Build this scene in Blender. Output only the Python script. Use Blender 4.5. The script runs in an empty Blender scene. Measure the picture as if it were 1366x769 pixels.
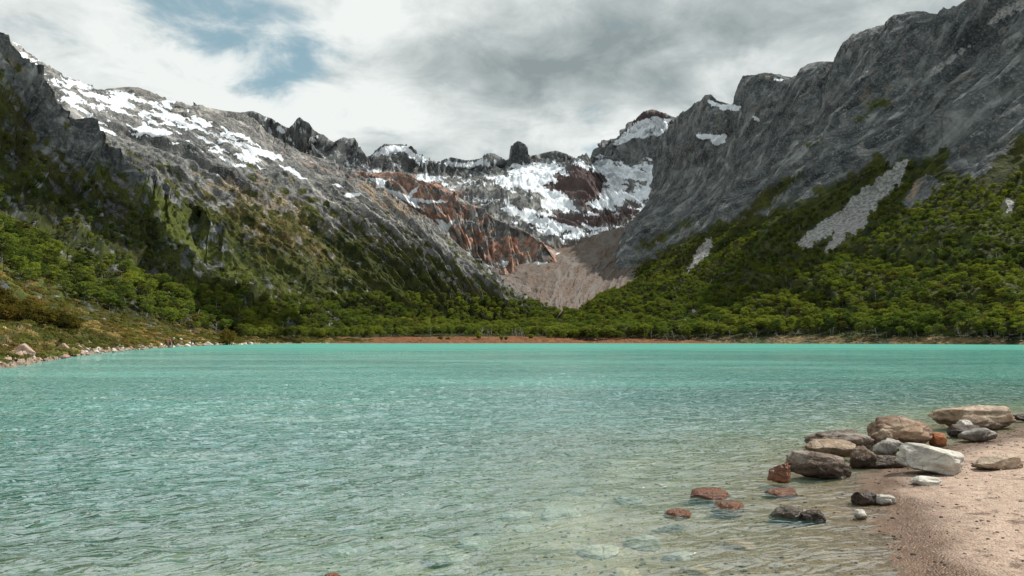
import bpy, bmesh, math, random
import numpy as np
from mathutils import Vector, Matrix

Q = 1.0                       # grid density factor
random.seed(7)
rng = np.random.default_rng(11)
scene = bpy.context.scene
COL = scene.collection
R_ = math.radians

# ------------------------------------------------------------------ camera maths
F = 911.0; H = 1.7
PITCH = math.atan(70.0 / 911.0)
CP, SP = math.cos(PITCH), math.sin(PITCH)

def P(px, py, Y):
    dx = (px - 683.0) / F; dy = (384.5 - py) / F
    t = Y / (CP - dy * SP)
    return (dx * t, Y, H + (SP + dy * CP) * t)

def proj(x, y, z):
    zz = z - H
    f = y * CP + zz * SP
    u = -y * SP + zz * CP
    f = np.where(f < 0.01, 0.01, f)
    return 683.0 + F * x / f, 384.5 - F * u / f

def W(x, y, z): return (x, y, z)

# ------------------------------------------------------------------ noise
_pr = np.random.default_rng(5)
_perm = _pr.permutation(4096).astype(np.int64)
_ang = _pr.random(4096) * 2 * np.pi
_gx, _gy = np.cos(_ang).astype(np.float32), np.sin(_ang).astype(np.float32)
_g3 = _pr.normal(size=(4096, 3)); _g3 /= np.linalg.norm(_g3, axis=1)[:, None]

def perlin2(x, y, s=0):
    xi = np.floor(x).astype(np.int64); yi = np.floor(y).astype(np.int64)
    fx = (x - xi); fy = (y - yi)
    u = fx * fx * fx * (fx * (fx * 6 - 15) + 10); v = fy * fy * fy * (fy * (fy * 6 - 15) + 10)
    def g(ix, iy, dx, dy):
        h = _perm[(_perm[(ix + s * 37) & 4095] + iy) & 4095]
        return _gx[h] * dx + _gy[h] * dy
    a = g(xi, yi, fx, fy); b = g(xi + 1, yi, fx - 1, fy)
    c = g(xi, yi + 1, fx, fy - 1); d = g(xi + 1, yi + 1, fx - 1, fy - 1)
    return ((a + (b - a) * u) * (1 - v) + (c + (d - c) * u) * v) * 1.4

def perlin3(p, s=0):
    i = np.floor(p).astype(np.int64); f = p - i
    u = f * f * f * (f * (f * 6 - 15) + 10)
    out = 0
    for a in (0, 1):
        for b in (0, 1):
            for c in (0, 1):
                h = _perm[(_perm[(_perm[(i[:, 0] + a + s * 31) & 4095] + i[:, 1] + b) & 4095] + i[:, 2] + c) & 4095]
                d = f - np.array([a, b, c])
                w = (u[:, 0] if a else 1 - u[:, 0]) * (u[:, 1] if b else 1 - u[:, 1]) * (u[:, 2] if c else 1 - u[:, 2])
                out = out + w * (_g3[h] * d).sum(1)
    return out * 1.5

def fbm2(x, y, o=5, s=0, gain=.5):
    r = 0; a = 1.0; t = 0
    for k in range(o):
        r = r + a * perlin2(x * 2 ** k + 13.7 * k, y * 2 ** k - 7.1 * k, s + k); t += a; a *= gain
    return r / t

def ridged2(x, y, o=5, s=0, gain=.5):
    r = 0; a = 1.0; t = 0; w = 1.0
    for k in range(o):
        n = 1 - np.abs(perlin2(x * 2.03 ** k + 5.3 * k, y * 2.03 ** k + 9.1 * k, s + k)) * 1.6
        n = n * n * w; w = np.clip(n * 1.6, 0, 1)
        r = r + a * n; t += a; a *= gain
    return r / t

def smooth(a, b, x):
    t = np.clip((x - a) / (b - a), 0, 1); return t * t * (3 - 2 * t)

def sdpoly(poly, X, Y):
    """signed distance to polygon, positive inside"""
    poly = np.array(poly, float); n = len(poly)
    d = np.full(X.shape, 1e9); ins = np.zeros(X.shape, bool)
    for i in range(n):
        x0, y0 = poly[i]; x1, y1 = poly[(i + 1) % n]
        ex, ey = x1 - x0, y1 - y0
        wx, wy = X - x0, Y - y0
        t = np.clip((wx * ex + wy * ey) / (ex * ex + ey * ey + 1e-9), 0, 1)
        d = np.minimum(d, np.hypot(wx - ex * t, wy - ey * t))
        c = ((y0 <= Y) != (y1 <= Y))
        with np.errstate(divide='ignore', invalid='ignore'):
            xi = x0 + (Y - y0) * ex / (ey if ey != 0 else 1e-9)
        ins ^= c & (X < xi)
    return np.where(ins, d, -d)

# ------------------------------------------------------------------ node helpers
class NT:
    def __init__(s, tree): s.t = tree; s.n = tree.nodes; s.l = tree.links
    def new(s, typ, **kw):
        nd = s.n.new(typ)
        for k, v in kw.items(): setattr(nd, k, v)
        return nd
    def link(s, a, b): s.l.new(a, b)
    def setin(s, nd, key, v):
        if v is None: return
        if hasattr(v, 'is_output') or isinstance(v, bpy.types.NodeSocket): s.l.new(v, nd.inputs[key])
        else:
            if isinstance(v, tuple) and len(v) == 3 and nd.inputs[key].type == 'RGBA': v = v + (1,)
            nd.inputs[key].default_value = v
    def math(s, op, a, b=None, c=None, clamp=False):
        nd = s.new('ShaderNodeMath', operation=op); nd.use_clamp = clamp
        s.setin(nd, 0, a); s.setin(nd, 1, b)
        if c is not None: s.setin(nd, 2, c)
        return nd.outputs[0]
    def mix(s, f, a, b, mode='MIX'):
        nd = s.new('ShaderNodeMix', data_type='RGBA', blend_type=mode)
        s.setin(nd, 0, f); s.setin(nd, 6, a); s.setin(nd, 7, b)
        return nd.outputs[2]
    def ss(s, x, a, b):
        nd = s.new('ShaderNodeMapRange', interpolation_type='SMOOTHSTEP')
        s.setin(nd, 0, x); s.setin(nd, 1, a); s.setin(nd, 2, b); nd.inputs[3].default_value = 0; nd.inputs[4].default_value = 1
        return nd.outputs[0]
    def noise(s, vec, scale, detail=5, rough=.55, dist=0.0, out=0):
        nd = s.new('ShaderNodeTexNoise'); s.setin(nd, 'Vector', vec)
        nd.inputs['Scale'].default_value = scale; nd.inputs['Detail'].default_value = detail
        nd.inputs['Roughness'].default_value = rough; nd.inputs['Distortion'].default_value = dist
        return nd.outputs[out]
    def voro(s, vec, scale, feat='F1', out=0, rand=1.0):
        nd = s.new('ShaderNodeTexVoronoi', feature=feat); s.setin(nd, 'Vector', vec)
        nd.inputs['Scale'].default_value = scale; nd.inputs['Randomness'].default_value = rand
        return nd.outputs[out]
    def mapv(s, vec, scale=(1, 1, 1), rot=(0, 0, 0), loc=(0, 0, 0)):
        nd = s.new('ShaderNodeMapping'); s.setin(nd, 'Vector', vec)
        nd.inputs['Scale'].default_value = scale; nd.inputs['Rotation'].default_value = rot; nd.inputs['Location'].default_value = loc
        return nd.outputs[0]
    def attr(s, name):
        nd = s.new('ShaderNodeAttribute', attribute_name=name); return nd.outputs['Fac']
    def bump(s, h, strength=.5, dist=1.0, normal=None):
        nd = s.new('ShaderNodeBump'); nd.inputs['Strength'].default_value = strength
        nd.inputs['Distance'].default_value = dist; s.setin(nd, 'Height', h)
        if normal is not None: s.link(normal, nd.inputs['Normal'])
        return nd.outputs[0]

def new_mat(name):
    m = bpy.data.materials.new(name); m.use_nodes = True
    m.node_tree.nodes.clear()
    nt = NT(m.node_tree)
    out = nt.new('ShaderNodeOutputMaterial')
    return m, nt, out

def principled(nt, out, color, rough=.8, normal=None, spec=.3, **kw):
    b = nt.new('ShaderNodeBsdfPrincipled')
    nt.setin(b, 'Base Color', color); nt.setin(b, 'Roughness', rough)
    nt.setin(b, 'Specular IOR Level', spec)
    for k, v in kw.items(): nt.setin(b, k.replace('_', ' '), v)
    if normal is not None: nt.link(normal, b.inputs['Normal'])
    nt.link(b.outputs[0], out.inputs[0])
    return b

# ------------------------------------------------------------------ object helpers
def tag(o, label=None, cat=None, group=None, kind=None):
    if label: o['label'] = label
    if cat: o['category'] = cat
    if group: o['group'] = group
    if kind: o['kind'] = kind
    return o

def mesh_obj(name, verts, faces, mat, parent=None, smooth_=True, attrs=None, mats=None, midx=None):
    me = bpy.data.meshes.new(name)
    verts = np.asarray(verts, dtype=np.float32)
    nv = len(verts); me.vertices.add(nv); me.vertices.foreach_set('co', verts.ravel())
    if isinstance(faces, np.ndarray):
        nf, k = faces.shape
        me.loops.add(nf * k); me.loops.foreach_set('vertex_index', faces.astype(np.int32).ravel())
        me.polygons.add(nf); me.polygons.foreach_set('loop_start', np.arange(0, nf * k, k, dtype=np.int32))
        me.polygons.foreach_set('loop_total', np.full(nf, k, dtype=np.int32))
    else:
        tot = [len(f) for f in faces]; nf = len(faces)
        me.loops.add(sum(tot)); me.loops.foreach_set('vertex_index', np.array([i for f in faces for i in f], dtype=np.int32))
        me.polygons.add(nf); me.polygons.foreach_set('loop_start', np.concatenate([[0], np.cumsum(tot)[:-1]]).astype(np.int32))
        me.polygons.foreach_set('loop_total', np.array(tot, dtype=np.int32))
    me.polygons.foreach_set('use_smooth', np.full(nf, smooth_, dtype=bool))
    for m in (mats or [mat]): me.materials.append(m)
    if midx is not None: me.polygons.foreach_set('material_index', np.asarray(midx, dtype=np.int32))
    me.update(calc_edges=True)
    if attrs:
        for k, v in attrs.items():
            a = me.attributes.new(k, 'FLOAT', 'POINT'); a.data.foreach_set('value', np.asarray(v, dtype=np.float32).ravel())
    o = bpy.data.objects.new(name, me); COL.objects.link(o)
    if parent is not None: o.parent = parent
    return o

def empty(name, loc=(0, 0, 0), rz=0.0):
    o = bpy.data.objects.new(name, None); COL.objects.link(o)
    o.location = loc; o.rotation_euler = (0, 0, rz); o.empty_display_size = .2
    return o

def copy_tree(o, parent=None):
    c = o.copy(); COL.objects.link(c)
    if parent is not None: c.parent = parent
    for ch in KIDS.get(o.name, []): copy_tree(ch, c)
    return c
KIDS = {}
def kid(parent, child): KIDS.setdefault(parent.name, []).append(child); return child

def grid_faces(nv, nu):
    i = np.arange(nv - 1)[:, None] * nu + np.arange(nu - 1)[None, :]
    i = i.ravel()
    return np.stack([i, i + 1, i + nu + 1, i + nu], 1)

def cr_interp(ctrl, n, axis):
    """Catmull-Rom resample of ctrl along axis to n samples"""
    c = np.moveaxis(ctrl, axis, 0); m = c.shape[0]
    t = np.linspace(0, m - 1, n); i = np.clip(np.floor(t).astype(int), 0, m - 2); f = (t - i)
    g = lambda k: c[np.clip(i + k, 0, m - 1)]
    sh = (n,) + (1,) * (c.ndim - 1); f = f.reshape(sh)
    p0, p1, p2, p3 = g(-1), g(0), g(1), g(2)
    # end slopes
    p0 = np.where((i - 1 < 0).reshape(sh), 2 * p1 - p2, p0); p3 = np.where((i + 2 > m - 1).reshape(sh), 2 * p2 - p1, p3)
    r = .5 * ((2 * p1) + (-p0 + p2) * f + (2 * p0 - 5 * p1 + 4 * p2 - p3) * f ** 2 + (-p0 + 3 * p1 - 3 * p2 + p3) * f ** 3)
    return np.moveaxis(r, 0, axis)

SHEETS = {}
def sheet(name, rows, nu, nv, disp, crest_row, skyline=None, sky_w=.25, masks=None, mat=None, rowpos=None, face_flip=False):
    """rows: list (far/top -> near/bottom) of equally long lists of world points"""
    ctrl = np.array(rows, float)                       # (m, c, 3)
    nu, nv = int(nu * Q), int(nv * Q)
    g = cr_interp(ctrl, nu, 1); g = cr_interp(g, nv, 0)
    m = ctrl.shape[0]
    vpar = np.linspace(0, m - 1, nv)[:, None] * np.ones((1, nu))
    du = np.linalg.norm(np.diff(g, axis=1), axis=2); dv = np.linalg.norm(np.diff(g, axis=0), axis=2)
    a = np.concatenate([[0], np.cumsum(du.mean(0))])[None, :] * np.ones((nv, 1))
    b = np.concatenate([np.zeros((1, nu)), np.cumsum(dv, axis=0)], 0)
    b = b - b[int(nv * crest_row / (m - 1))][None, :]
    gu = np.gradient(g, axis=1); gv = np.gradient(g, axis=0)
    n = np.cross(gu, gv); n /= np.linalg.norm(n, axis=2)[:, :, None] + 1e-9
    n *= np.where(n[:, :, 2:3] < 0, -1, 1)
    dn, dz = disp(a, b, vpar, g)
    g = g + n * dn[:, :, None]; g[:, :, 2] += dz
    if skyline is not None:
        sk = np.array(skyline, float)
        px, py = proj(g[:, :, 0], g[:, :, 1], g[:, :, 2])
        for it in range(2):
            px, py = proj(g[:, :, 0], g[:, :, 1], g[:, :, 2])
            lo = int(nv * max(0, crest_row - .6) / (m - 1)); hi = int(nv * (crest_row + .8) / (m - 1))
            k = np.argmin(py[lo:hi], axis=0) + lo
            jj = np.arange(nu)
            want = np.interp(px[k, jj], sk[:, 0], sk[:, 1])
            ok = (px[k, jj] >= sk[0, 0]) & (px[k, jj] <= sk[-1, 0])
            d = np.where(ok, (py[k, jj] - want) / F * g[k, jj, 1], 0)
            vv = np.abs(np.arange(nv)[:, None] - k[None, :]) / nv
            g[:, :, 2] += d[None, :] * np.exp(-(vv / sky_w) ** 2)
    px, py = proj(g[:, :, 0], g[:, :, 1], g[:, :, 2])
    wx = px + 7 * fbm2(px / 17, py / 17, 4, 401) + 2.5 * fbm2(px / 4.5, py / 4.5, 2, 405); wy = py + 5.5 * fbm2(px / 17, py / 15, 4, 411) + 2 * fbm2(px / 4.5, py / 4.5, 2, 415)
    at = masks(wx, np.where(py > 440, py, wy), a, b, vpar, g)
    wa = a - (.75 if 'left_far' in name else .45 if 'right' in name else 0) * b + 30 * fbm2(a / 150, b / 150, 4, 421)
    dist_ = np.abs(g[:, :, 1]).mean() / 900
    at['strk'] = .5 + .75 * fbm2(wa / (20 * dist_), b / (120 * dist_), 6, 423, .66)
    o = mesh_obj(name, g.reshape(-1, 3), grid_faces(nv, nu), mat, attrs={k: v for k, v in at.items() if k != 'forest'})
    tag(o, kind='structure')
    SHEETS[name] = dict(g=g, px=px, py=py, forest=at.get('forest'), vpar=vpar)
    return o

def field(X, Y, polys, R):
    f = np.full(X.shape, -1e3)
    for p in polys: f = np.maximum(f, sdpoly(p, X, Y))
    return .5 + np.clip(f / R, -.5, .5)

# ------------------------------------------------------------------ terrain material
def terrain_material():
    m, nt, out = new_mat('mountain_ground')
    pos = nt.new('ShaderNodeNewGeometry').outputs['Position']
    nL = nt.noise(pos, .012, 6, .6); nM = nt.noise(pos, .06, 7, .62); nF = nt.noise(pos, .35, 5, .6)
    streak = nt.math('ADD', nt.math('MULTIPLY', nt.attr('strk'), .75), nt.math('MULTIPLY', nt.noise(nt.mapv(pos, (.05, .05, .012)), 1.6, 6, .65, .4), .25))
    strata = nt.noise(nt.mapv(pos, (.004, .004, .05), (R_(18), R_(-12), 0)), 1.0, 7, .65, .5)
    rock = nt.mix(nt.ss(nM, .32, .68), (.065, .070, .076), (.150, .153, .153))
    rock = nt.mix(nt.ss(streak, .50, .74), rock, (.30, .298, .29)); rock = nt.mix(nt.ss(streak, .46, .28), rock, (.045, .047, .050))
    rock = nt.mix(nt.math('MULTIPLY', nt.ss(strata, .5, .66), .55), rock, (.045, .043, .046))
    rock = nt.mix(nt.math('MULTIPLY', nt.ss(nF, .50, .66), .65), rock, (.27, .265, .255))
    wp = nt.new('ShaderNodeVectorMath', operation='MULTIPLY_ADD'); nt.link(nt.noise(pos, .03, 5, .6, 0, 1), wp.inputs[0]); wp.inputs[1].default_value = (26, 26, 26); nt.link(nt.mapv(pos, (1, 1, .55), (R_(20), R_(-25), 0)), wp.inputs[2])
    crk = nt.ss(nt.voro(wp.outputs[0], .075, 'DISTANCE_TO_EDGE'), .0, .10); crk2 = nt.ss(nt.voro(wp.outputs[0], .22, 'DISTANCE_TO_EDGE'), .0, .12)
    crk = nt.math('MULTIPLY', crk, nt.math('ADD', .5, nt.math('MULTIPLY', crk2, .5)))
    crk = nt.math('ADD', nt.math('MULTIPLY', crk, nt.ss(nL, .40, .60)), nt.ss(nL, .60, .40), None, True)
    rock = nt.mix(crk, nt.mix(1.0, rock, (.60, .61, .62), 'MULTIPLY'), rock)
    cell = nt.new('ShaderNodeSeparateColor'); nt.link(nt.voro(wp.outputs[0], .075, 'F1', 1), cell.inputs[0])
    rock = nt.mix(.5, rock, nt.mix(cell.outputs[0], (.25, .25, .25), (.78, .77, .75)), 'OVERLAY')
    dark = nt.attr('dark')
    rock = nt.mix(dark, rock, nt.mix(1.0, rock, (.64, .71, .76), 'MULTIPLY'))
    rock = nt.mix(1.0, rock, (1.42, 1.38, 1.32), 'MULTIPLY')
    nz = nt.math('ADD', nt.math('MULTIPLY', nt.math('SUBTRACT', nM, .5), .9), nt.math('MULTIPLY', nt.math('SUBTRACT', nF, .5), .55))
    def fac(name, k=1.0, w=.06):
        return nt.ss(nt.math('ADD', nt.attr(name), nt.math('MULTIPLY', nz, k)), .5 - w, .5 + w)
    tan = nt.mix(nt.ss(nF, .35, .65), (.36, .285, .21), (.15, .125, .10))
    c = nt.mix(fac('tan', 1.0, .12), rock, tan)
    red = nt.mix(nt.ss(nM, .38, .62), (.21, .118, .088), (.48, .285, .205))
    red = nt.mix(nt.ss(streak, .5, .75), red, (.44, .30, .235)); red = nt.mix(nt.math('MULTIPLY', nt.ss(streak, .46, .3), .7), red, (.10, .07, .062)); red = nt.mix(crk, nt.mix(1.0, red, (.5, .48, .48), 'MULTIPLY'), red)
    c = nt.mix(fac('red', .8, .14), c, red)
    maroon = nt.mix(nM, (.042, .032, .034), (.12, .076, .072))
    c = nt.mix(nt.math('MULTIPLY', fac('maroon', 1.0, .22), .9), c, maroon)
    scree = nt.mix(nt.ss(nF, .35, .65), (.16, .16, .16), (.40, .395, .38))
    c = nt.mix(fac('scree', .5, .06), c, scree)
    mor = nt.mix(nt.ss(nF, .35, .65), (.085, .066, .054), (.185, .138, .110))
    mor = nt.mix(nt.math('MULTIPLY', nt.ss(streak, .42, .62), .7), mor, (.175, .16, .148)); mor = nt.mix(nt.ss(nt.voro(pos, .16), .26, .14), mor, (.07, .055, .05))
    c = nt.mix(fac('moraine', .5, .12), c, mor)
    veg = nt.mix(nt.ss(nM, .35, .65), (.012, .020, .006), (.060, .070, .016))
    veg = nt.mix(nt.math('MULTIPLY', nt.ss(nL, .45, .7), .5), veg, (.075, .058, .020))
    lush = nt.mix(nt.ss(nM, .3, .7), (.035, .048, .012), (.095, .11, .025))
    veg = nt.mix(fac('lush', .6, .2), veg, lush)
    dry = nt.mix(nt.ss(nF, .3, .7), (.09, .055, .022), (.26, .19, .09))
    veg = nt.mix(fac('dry', .8, .2), veg, dry)
    fv = fac('veg', 1.1, .10)
    c = nt.mix(fv, c, veg)
    bog = nt.mix(nt.ss(nF, .35, .65), (.13, .045, .02), (.22, .105, .045))
    c = nt.mix(fac('bog', .4, .1), c, bog)
    fs = fac('snow', .55, .05)
    c = nt.mix(fs, c, nt.mix(nt.ss(nM, .3, .6), (.52, .57, .62), (.78, .82, .86)))
    h = nt.math('ADD', nt.math('ADD', nt.math('MULTIPLY', nM, 3.4), nt.math('ADD', nt.math('MULTIPLY', crk, .8), nt.math('MULTIPLY', cell.outputs[1], 1.0))), nt.math('ADD', nt.math('MULTIPLY', nF, 1.5), nt.math('MULTIPLY', streak, 4.5)))
    h = nt.math('MULTIPLY', h, nt.math('SUBTRACT', 1.0, nt.math('MULTIPLY', fs, .85)))
    h = nt.math('MULTIPLY', h, nt.math('SUBTRACT', 1.0, nt.math('MULTIPLY', nt.math('MINIMUM', nt.math('MAXIMUM', nt.attr('moraine'), nt.attr('scree')), 1.0), .85)))
    nrm = nt.bump(h, .68, 1.0)
    principled(nt, out, c, .9, nrm, .15)
    return m
M_TERR = terrain_material()

ATT = ('dark', 'tan', 'red', 'maroon', 'scree', 'moraine', 'lush', 'dry', 'veg', 'bog', 'snow')
def att(shape, **kw):
    d = {k: np.zeros(shape) for k in ATT}; d.update(kw); return d

def lerp(a, b, t): return tuple(a[i] + (b[i] - a[i]) * t for i in range(3))
def prof(a, b, t, zf):
    p = lerp(a, b, t); return (p[0], p[1], b[2] + (a[2] - b[2]) * zf)

# ================================================================== RIGHT WALL
def build_right():
    cols = [  # crest, mid1, mid2, foot, shore
        [W(900, -50, 520), W(700, -20, 330), W(520, 0, 160), W(380, 20, 60), W(150, 90, .3)],
        [W(820, 250, 540), W(640, 240, 380), W(480, 220, 200), W(370, 200, 85), W(205, 190, .3)],
        [P(1800, -260, 560), P(1660, -70, 510), P(1560, 90, 450), P(1450, 240, 420), P(1530, 461, 240)],
        [P(1560, -150, 680), P(1460, -20, 620), P(1380, 130, 540), P(1300, 262, 490), P(1400, 460, 272)],
        [P(1400, -60, 780), P(1310, 70, 720), P(1225, 200, 640), P(1150, 295, 580), P(1270, 459.3, 305)],
        [P(1290, 0, 880), P(1205, 120, 800), P(1120, 235, 720), P(1050, 322, 660), P(1180, 459, 330)],
        [P(1200, 22, 980), P(1125, 145, 900), P(1040, 262, 820), P(980, 340, 750), P(1090, 458.8, 360)],
        [P(1120, 82, 1100), P(1065, 180, 1010), P(990, 285, 920), P(920, 360, 850), P(1000, 458.6, 390)],
        [P(1060, 108, 1220), P(1010, 205, 1130), P(940, 305, 1040), P(870, 374, 950), P(920, 458.5, 415)],
        [P(1010, 100, 1350), P(965, 215, 1260), P(900, 320, 1160), P(825, 385, 1030), P(850, 458.4, 430)],
        [P(945, 128, 1500), P(925, 220, 1420), P(865, 325, 1280), P(790, 396, 1080), P(800, 458.2, 440)],
        [P(903, 160, 1650), P(884, 240, 1550), P(835, 330, 1380), P(768, 404, 1100), P(760, 458, 445)],
        [P(893, 190, 1750), P(868, 262, 1650), P(815, 338, 1480), P(748, 412, 1120), P(730, 459, 450)],
    ]
    rows = [[], [], [], [], [], [], [], []]
    for c in cols:
        back = (c[0][0] + 160, c[0][1] + 90, c[0][2] - 170)
        rows[0].append(back); rows[1].append(c[0]); rows[2].append(c[1]); rows[3].append(c[2]); rows[4].append(c[3])
        rows[5].append(prof(c[3], c[4], .5, .42))
        rows[6].append(c[4][:2] + (.25,)); r = c[4]; k = 14 / math.hypot(r[0], r[1])
        rows[7].append((r[0] * (1 - k), r[1] * (1 - k), -1.6))
    def disp(a, b, v, g):
        wa = a - .45 * b + 40 * fbm2(a / 220, b / 220, 4, 3)
        rockw = smooth(4.3, 3.4, v)
        d = (ridged2(wa / 170, b / 900, 4, 1) - .5) * 40 + (ridged2(wa / 55 + 3, b / 420, 5, 8) - .45) * 13
        d += fbm2(a / 120, b / 150, 6, 17, .5) * 15
        d += (ridged2(wa / 17, b / 130, 4, 21) - .45) * 4.5
        # terraces (slabs cut by sloping joints)
        q = g[:, :, 2] / 34 + g[:, :, 1] / 210 + 1.2 * fbm2(a / 160, b / 160, 3, 30)
        d += (np.abs(q - np.round(q)) * 2) ** 2 * 2.2
        d = d * rockw
        low = smooth(3.2, 4.6, v) * smooth(6.0, 5.2, v)
        d += low * (fbm2(a / 70, b / 110, 4, 40) * 17)
        return d, smooth(5.0, 5.9, v) * smooth(7, 6.2, v) * (fbm2(a / 9, b / 9, 4, 44) * .9 + .5)
    sky = [(735, 330), (850, 255), (893, 190), (899, 165), (906, 155), (918, 146), (930, 136), (938, 133), (941, 127), (948, 126), (954, 133), (965, 138), (986, 142),
           (994, 128), (1000, 110), (1008, 100), (1020, 97), (1033, 99), (1046, 105), (1058, 107), (1066, 101), (1076, 92), (1086, 84), (1098, 82), (1119, 83),
           (1124, 76), (1134, 63), (1142, 50), (1156, 41), (1172, 35), (1190, 30), (1200, 22), (1210, 16), (1224, 15), (1238, 18), (1252, 19),
           (1262, 18), (1272, 12), (1286, 2), (1300, -8), (1350, -35), (1420, -75)]
    def masks(px, py, a, b, v, g):
        N = fbm2(px / 26, py / 26, 5, 51) ; N2 = fbm2(px / 60 + py / 60, (px - py) / 14, 4, 52)
        forest = [[(690, 418), (754, 405), (790, 392), (832, 370), (861, 352), (909, 334), (950, 308), (975, 300), (1010, 306), (1050, 290), (1091, 280), (1120, 260),
                   (1160, 232), (1195, 212), (1235, 235), (1290, 240), (1330, 250), (1366, 238), (1450, 200), (1700, 200), (1700, 452), (1300, 452), (1140, 449), (1080, 446), (980, 452), (820, 455), (690, 455)]]
        fo = field(px, py, forest, 16)
        cut = [[(1214, 214), (1200, 250), (1163, 285), (1152, 306), (1115, 330), (1095, 342), (1113, 312), (1070, 335), (1064, 322), (1132, 268), (1160, 246), (1196, 218)],
               [(1258, 250), (1232, 268), (1205, 284), (1208, 262), (1222, 238), (1245, 232)],
               [(950, 312), (948, 340), (918, 367), (912, 366), (926, 340), (938, 322)],
               [(928, 415), (924, 424), (896, 436), (893, 433), (906, 424)],
               [(1341, 262), (1353, 268), (1350, 282), (1338, 290), (1345, 277), (1335, 266)]]
        cf = field(px, py, cut, 22) - .04 + .28 * N2
        scree = field(px, py, [cut[0], cut[2], cut[3], cut[4], [(1366, -10), (1366, 12), (1330, 30), (1316, 32), (1335, 10)], [(1300, 60), (1240, 105), (1236, 101), (1290, 58)]], 22) - .04 + .30 * N2
        vegp = [[(690, 422), (790, 394), (850, 352), (900, 326), (950, 302), (1000, 290), (1080, 262), (1150, 225), (1170, 205), (1190, 218), (1240, 212), (1262, 192), (1268, 225), (1300, 240), (1320, 222), (1366, 178), (1372, 232), (1700, 190), (1700, 470), (690, 470)],
                [(985, 285), (1030, 248), (1075, 226), (1040, 262), (1000, 296)], [(1165, 140), (1195, 127), (1190, 138), (1140, 165)], [(1075, 195), (1098, 186), (1092, 194)],
                [(850, 330), (905, 300), (935, 288), (900, 310), (860, 336)]]
        vg = field(px, py, vegp, 34) + .22 * N2
        vg = np.where(cf > .5, 0, vg)
        vg = np.minimum(vg, 1)
        mo = field(px, py, [[(700, 415), (745, 405), (800, 380), (850, 350), (905, 300), (930, 275), (860, 300), (800, 330), (740, 360)]], 26) + .2 * N2
        mo = np.where(py > 300, mo, mo * .6) * smooth(835, 775, px)
        sn = field(px, py, [[(943, 133), (965, 140), (987, 141), (985, 147), (965, 147), (948, 141)], [(930, 179), (968, 180), (968, 189), (955, 194), (944, 187), (930, 184)],
                            [(1002, 155), (1010, 158), (1014, 164), (1004, 161)], [(1035, 104), (1048, 106), (1046, 109), (1034, 107)]], 10) + .10 * N
        tan = field(px, py, [[(945, 314), (948, 322), (930, 345), (920, 350), (925, 335)], [(1215, 245), (1235, 240), (1222, 262), (1212, 265)]], 16)
        tan = np.maximum(tan, .30 + .32 * N2 * smooth(350, 100, py))
        sh = field(px, py, [[(700, 463), (700, 449), (880, 451), (1000, 446), (1140, 448), (1700, 448), (1700, 466)]], 6)
        lush = .35 + .5 * N + .25 * smooth(900, 1300, px) * smooth(250, 400, py)
        return att(px.shape, forest=np.where(cf > .42, 0, fo), scree=scree, veg=np.maximum(vg, 0) * (1 - .25 * smooth(.4, .6, sh)), moraine=mo, snow=sn, tan=np.maximum(tan, sh * .50 + .5 * N * sh),
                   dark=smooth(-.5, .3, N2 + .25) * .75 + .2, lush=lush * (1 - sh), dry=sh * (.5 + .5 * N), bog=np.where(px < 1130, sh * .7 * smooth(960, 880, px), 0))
    return sheet('right_mountain', rows, 1050, 760, disp, 1, sky, .10, masks, M_TERR)

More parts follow.
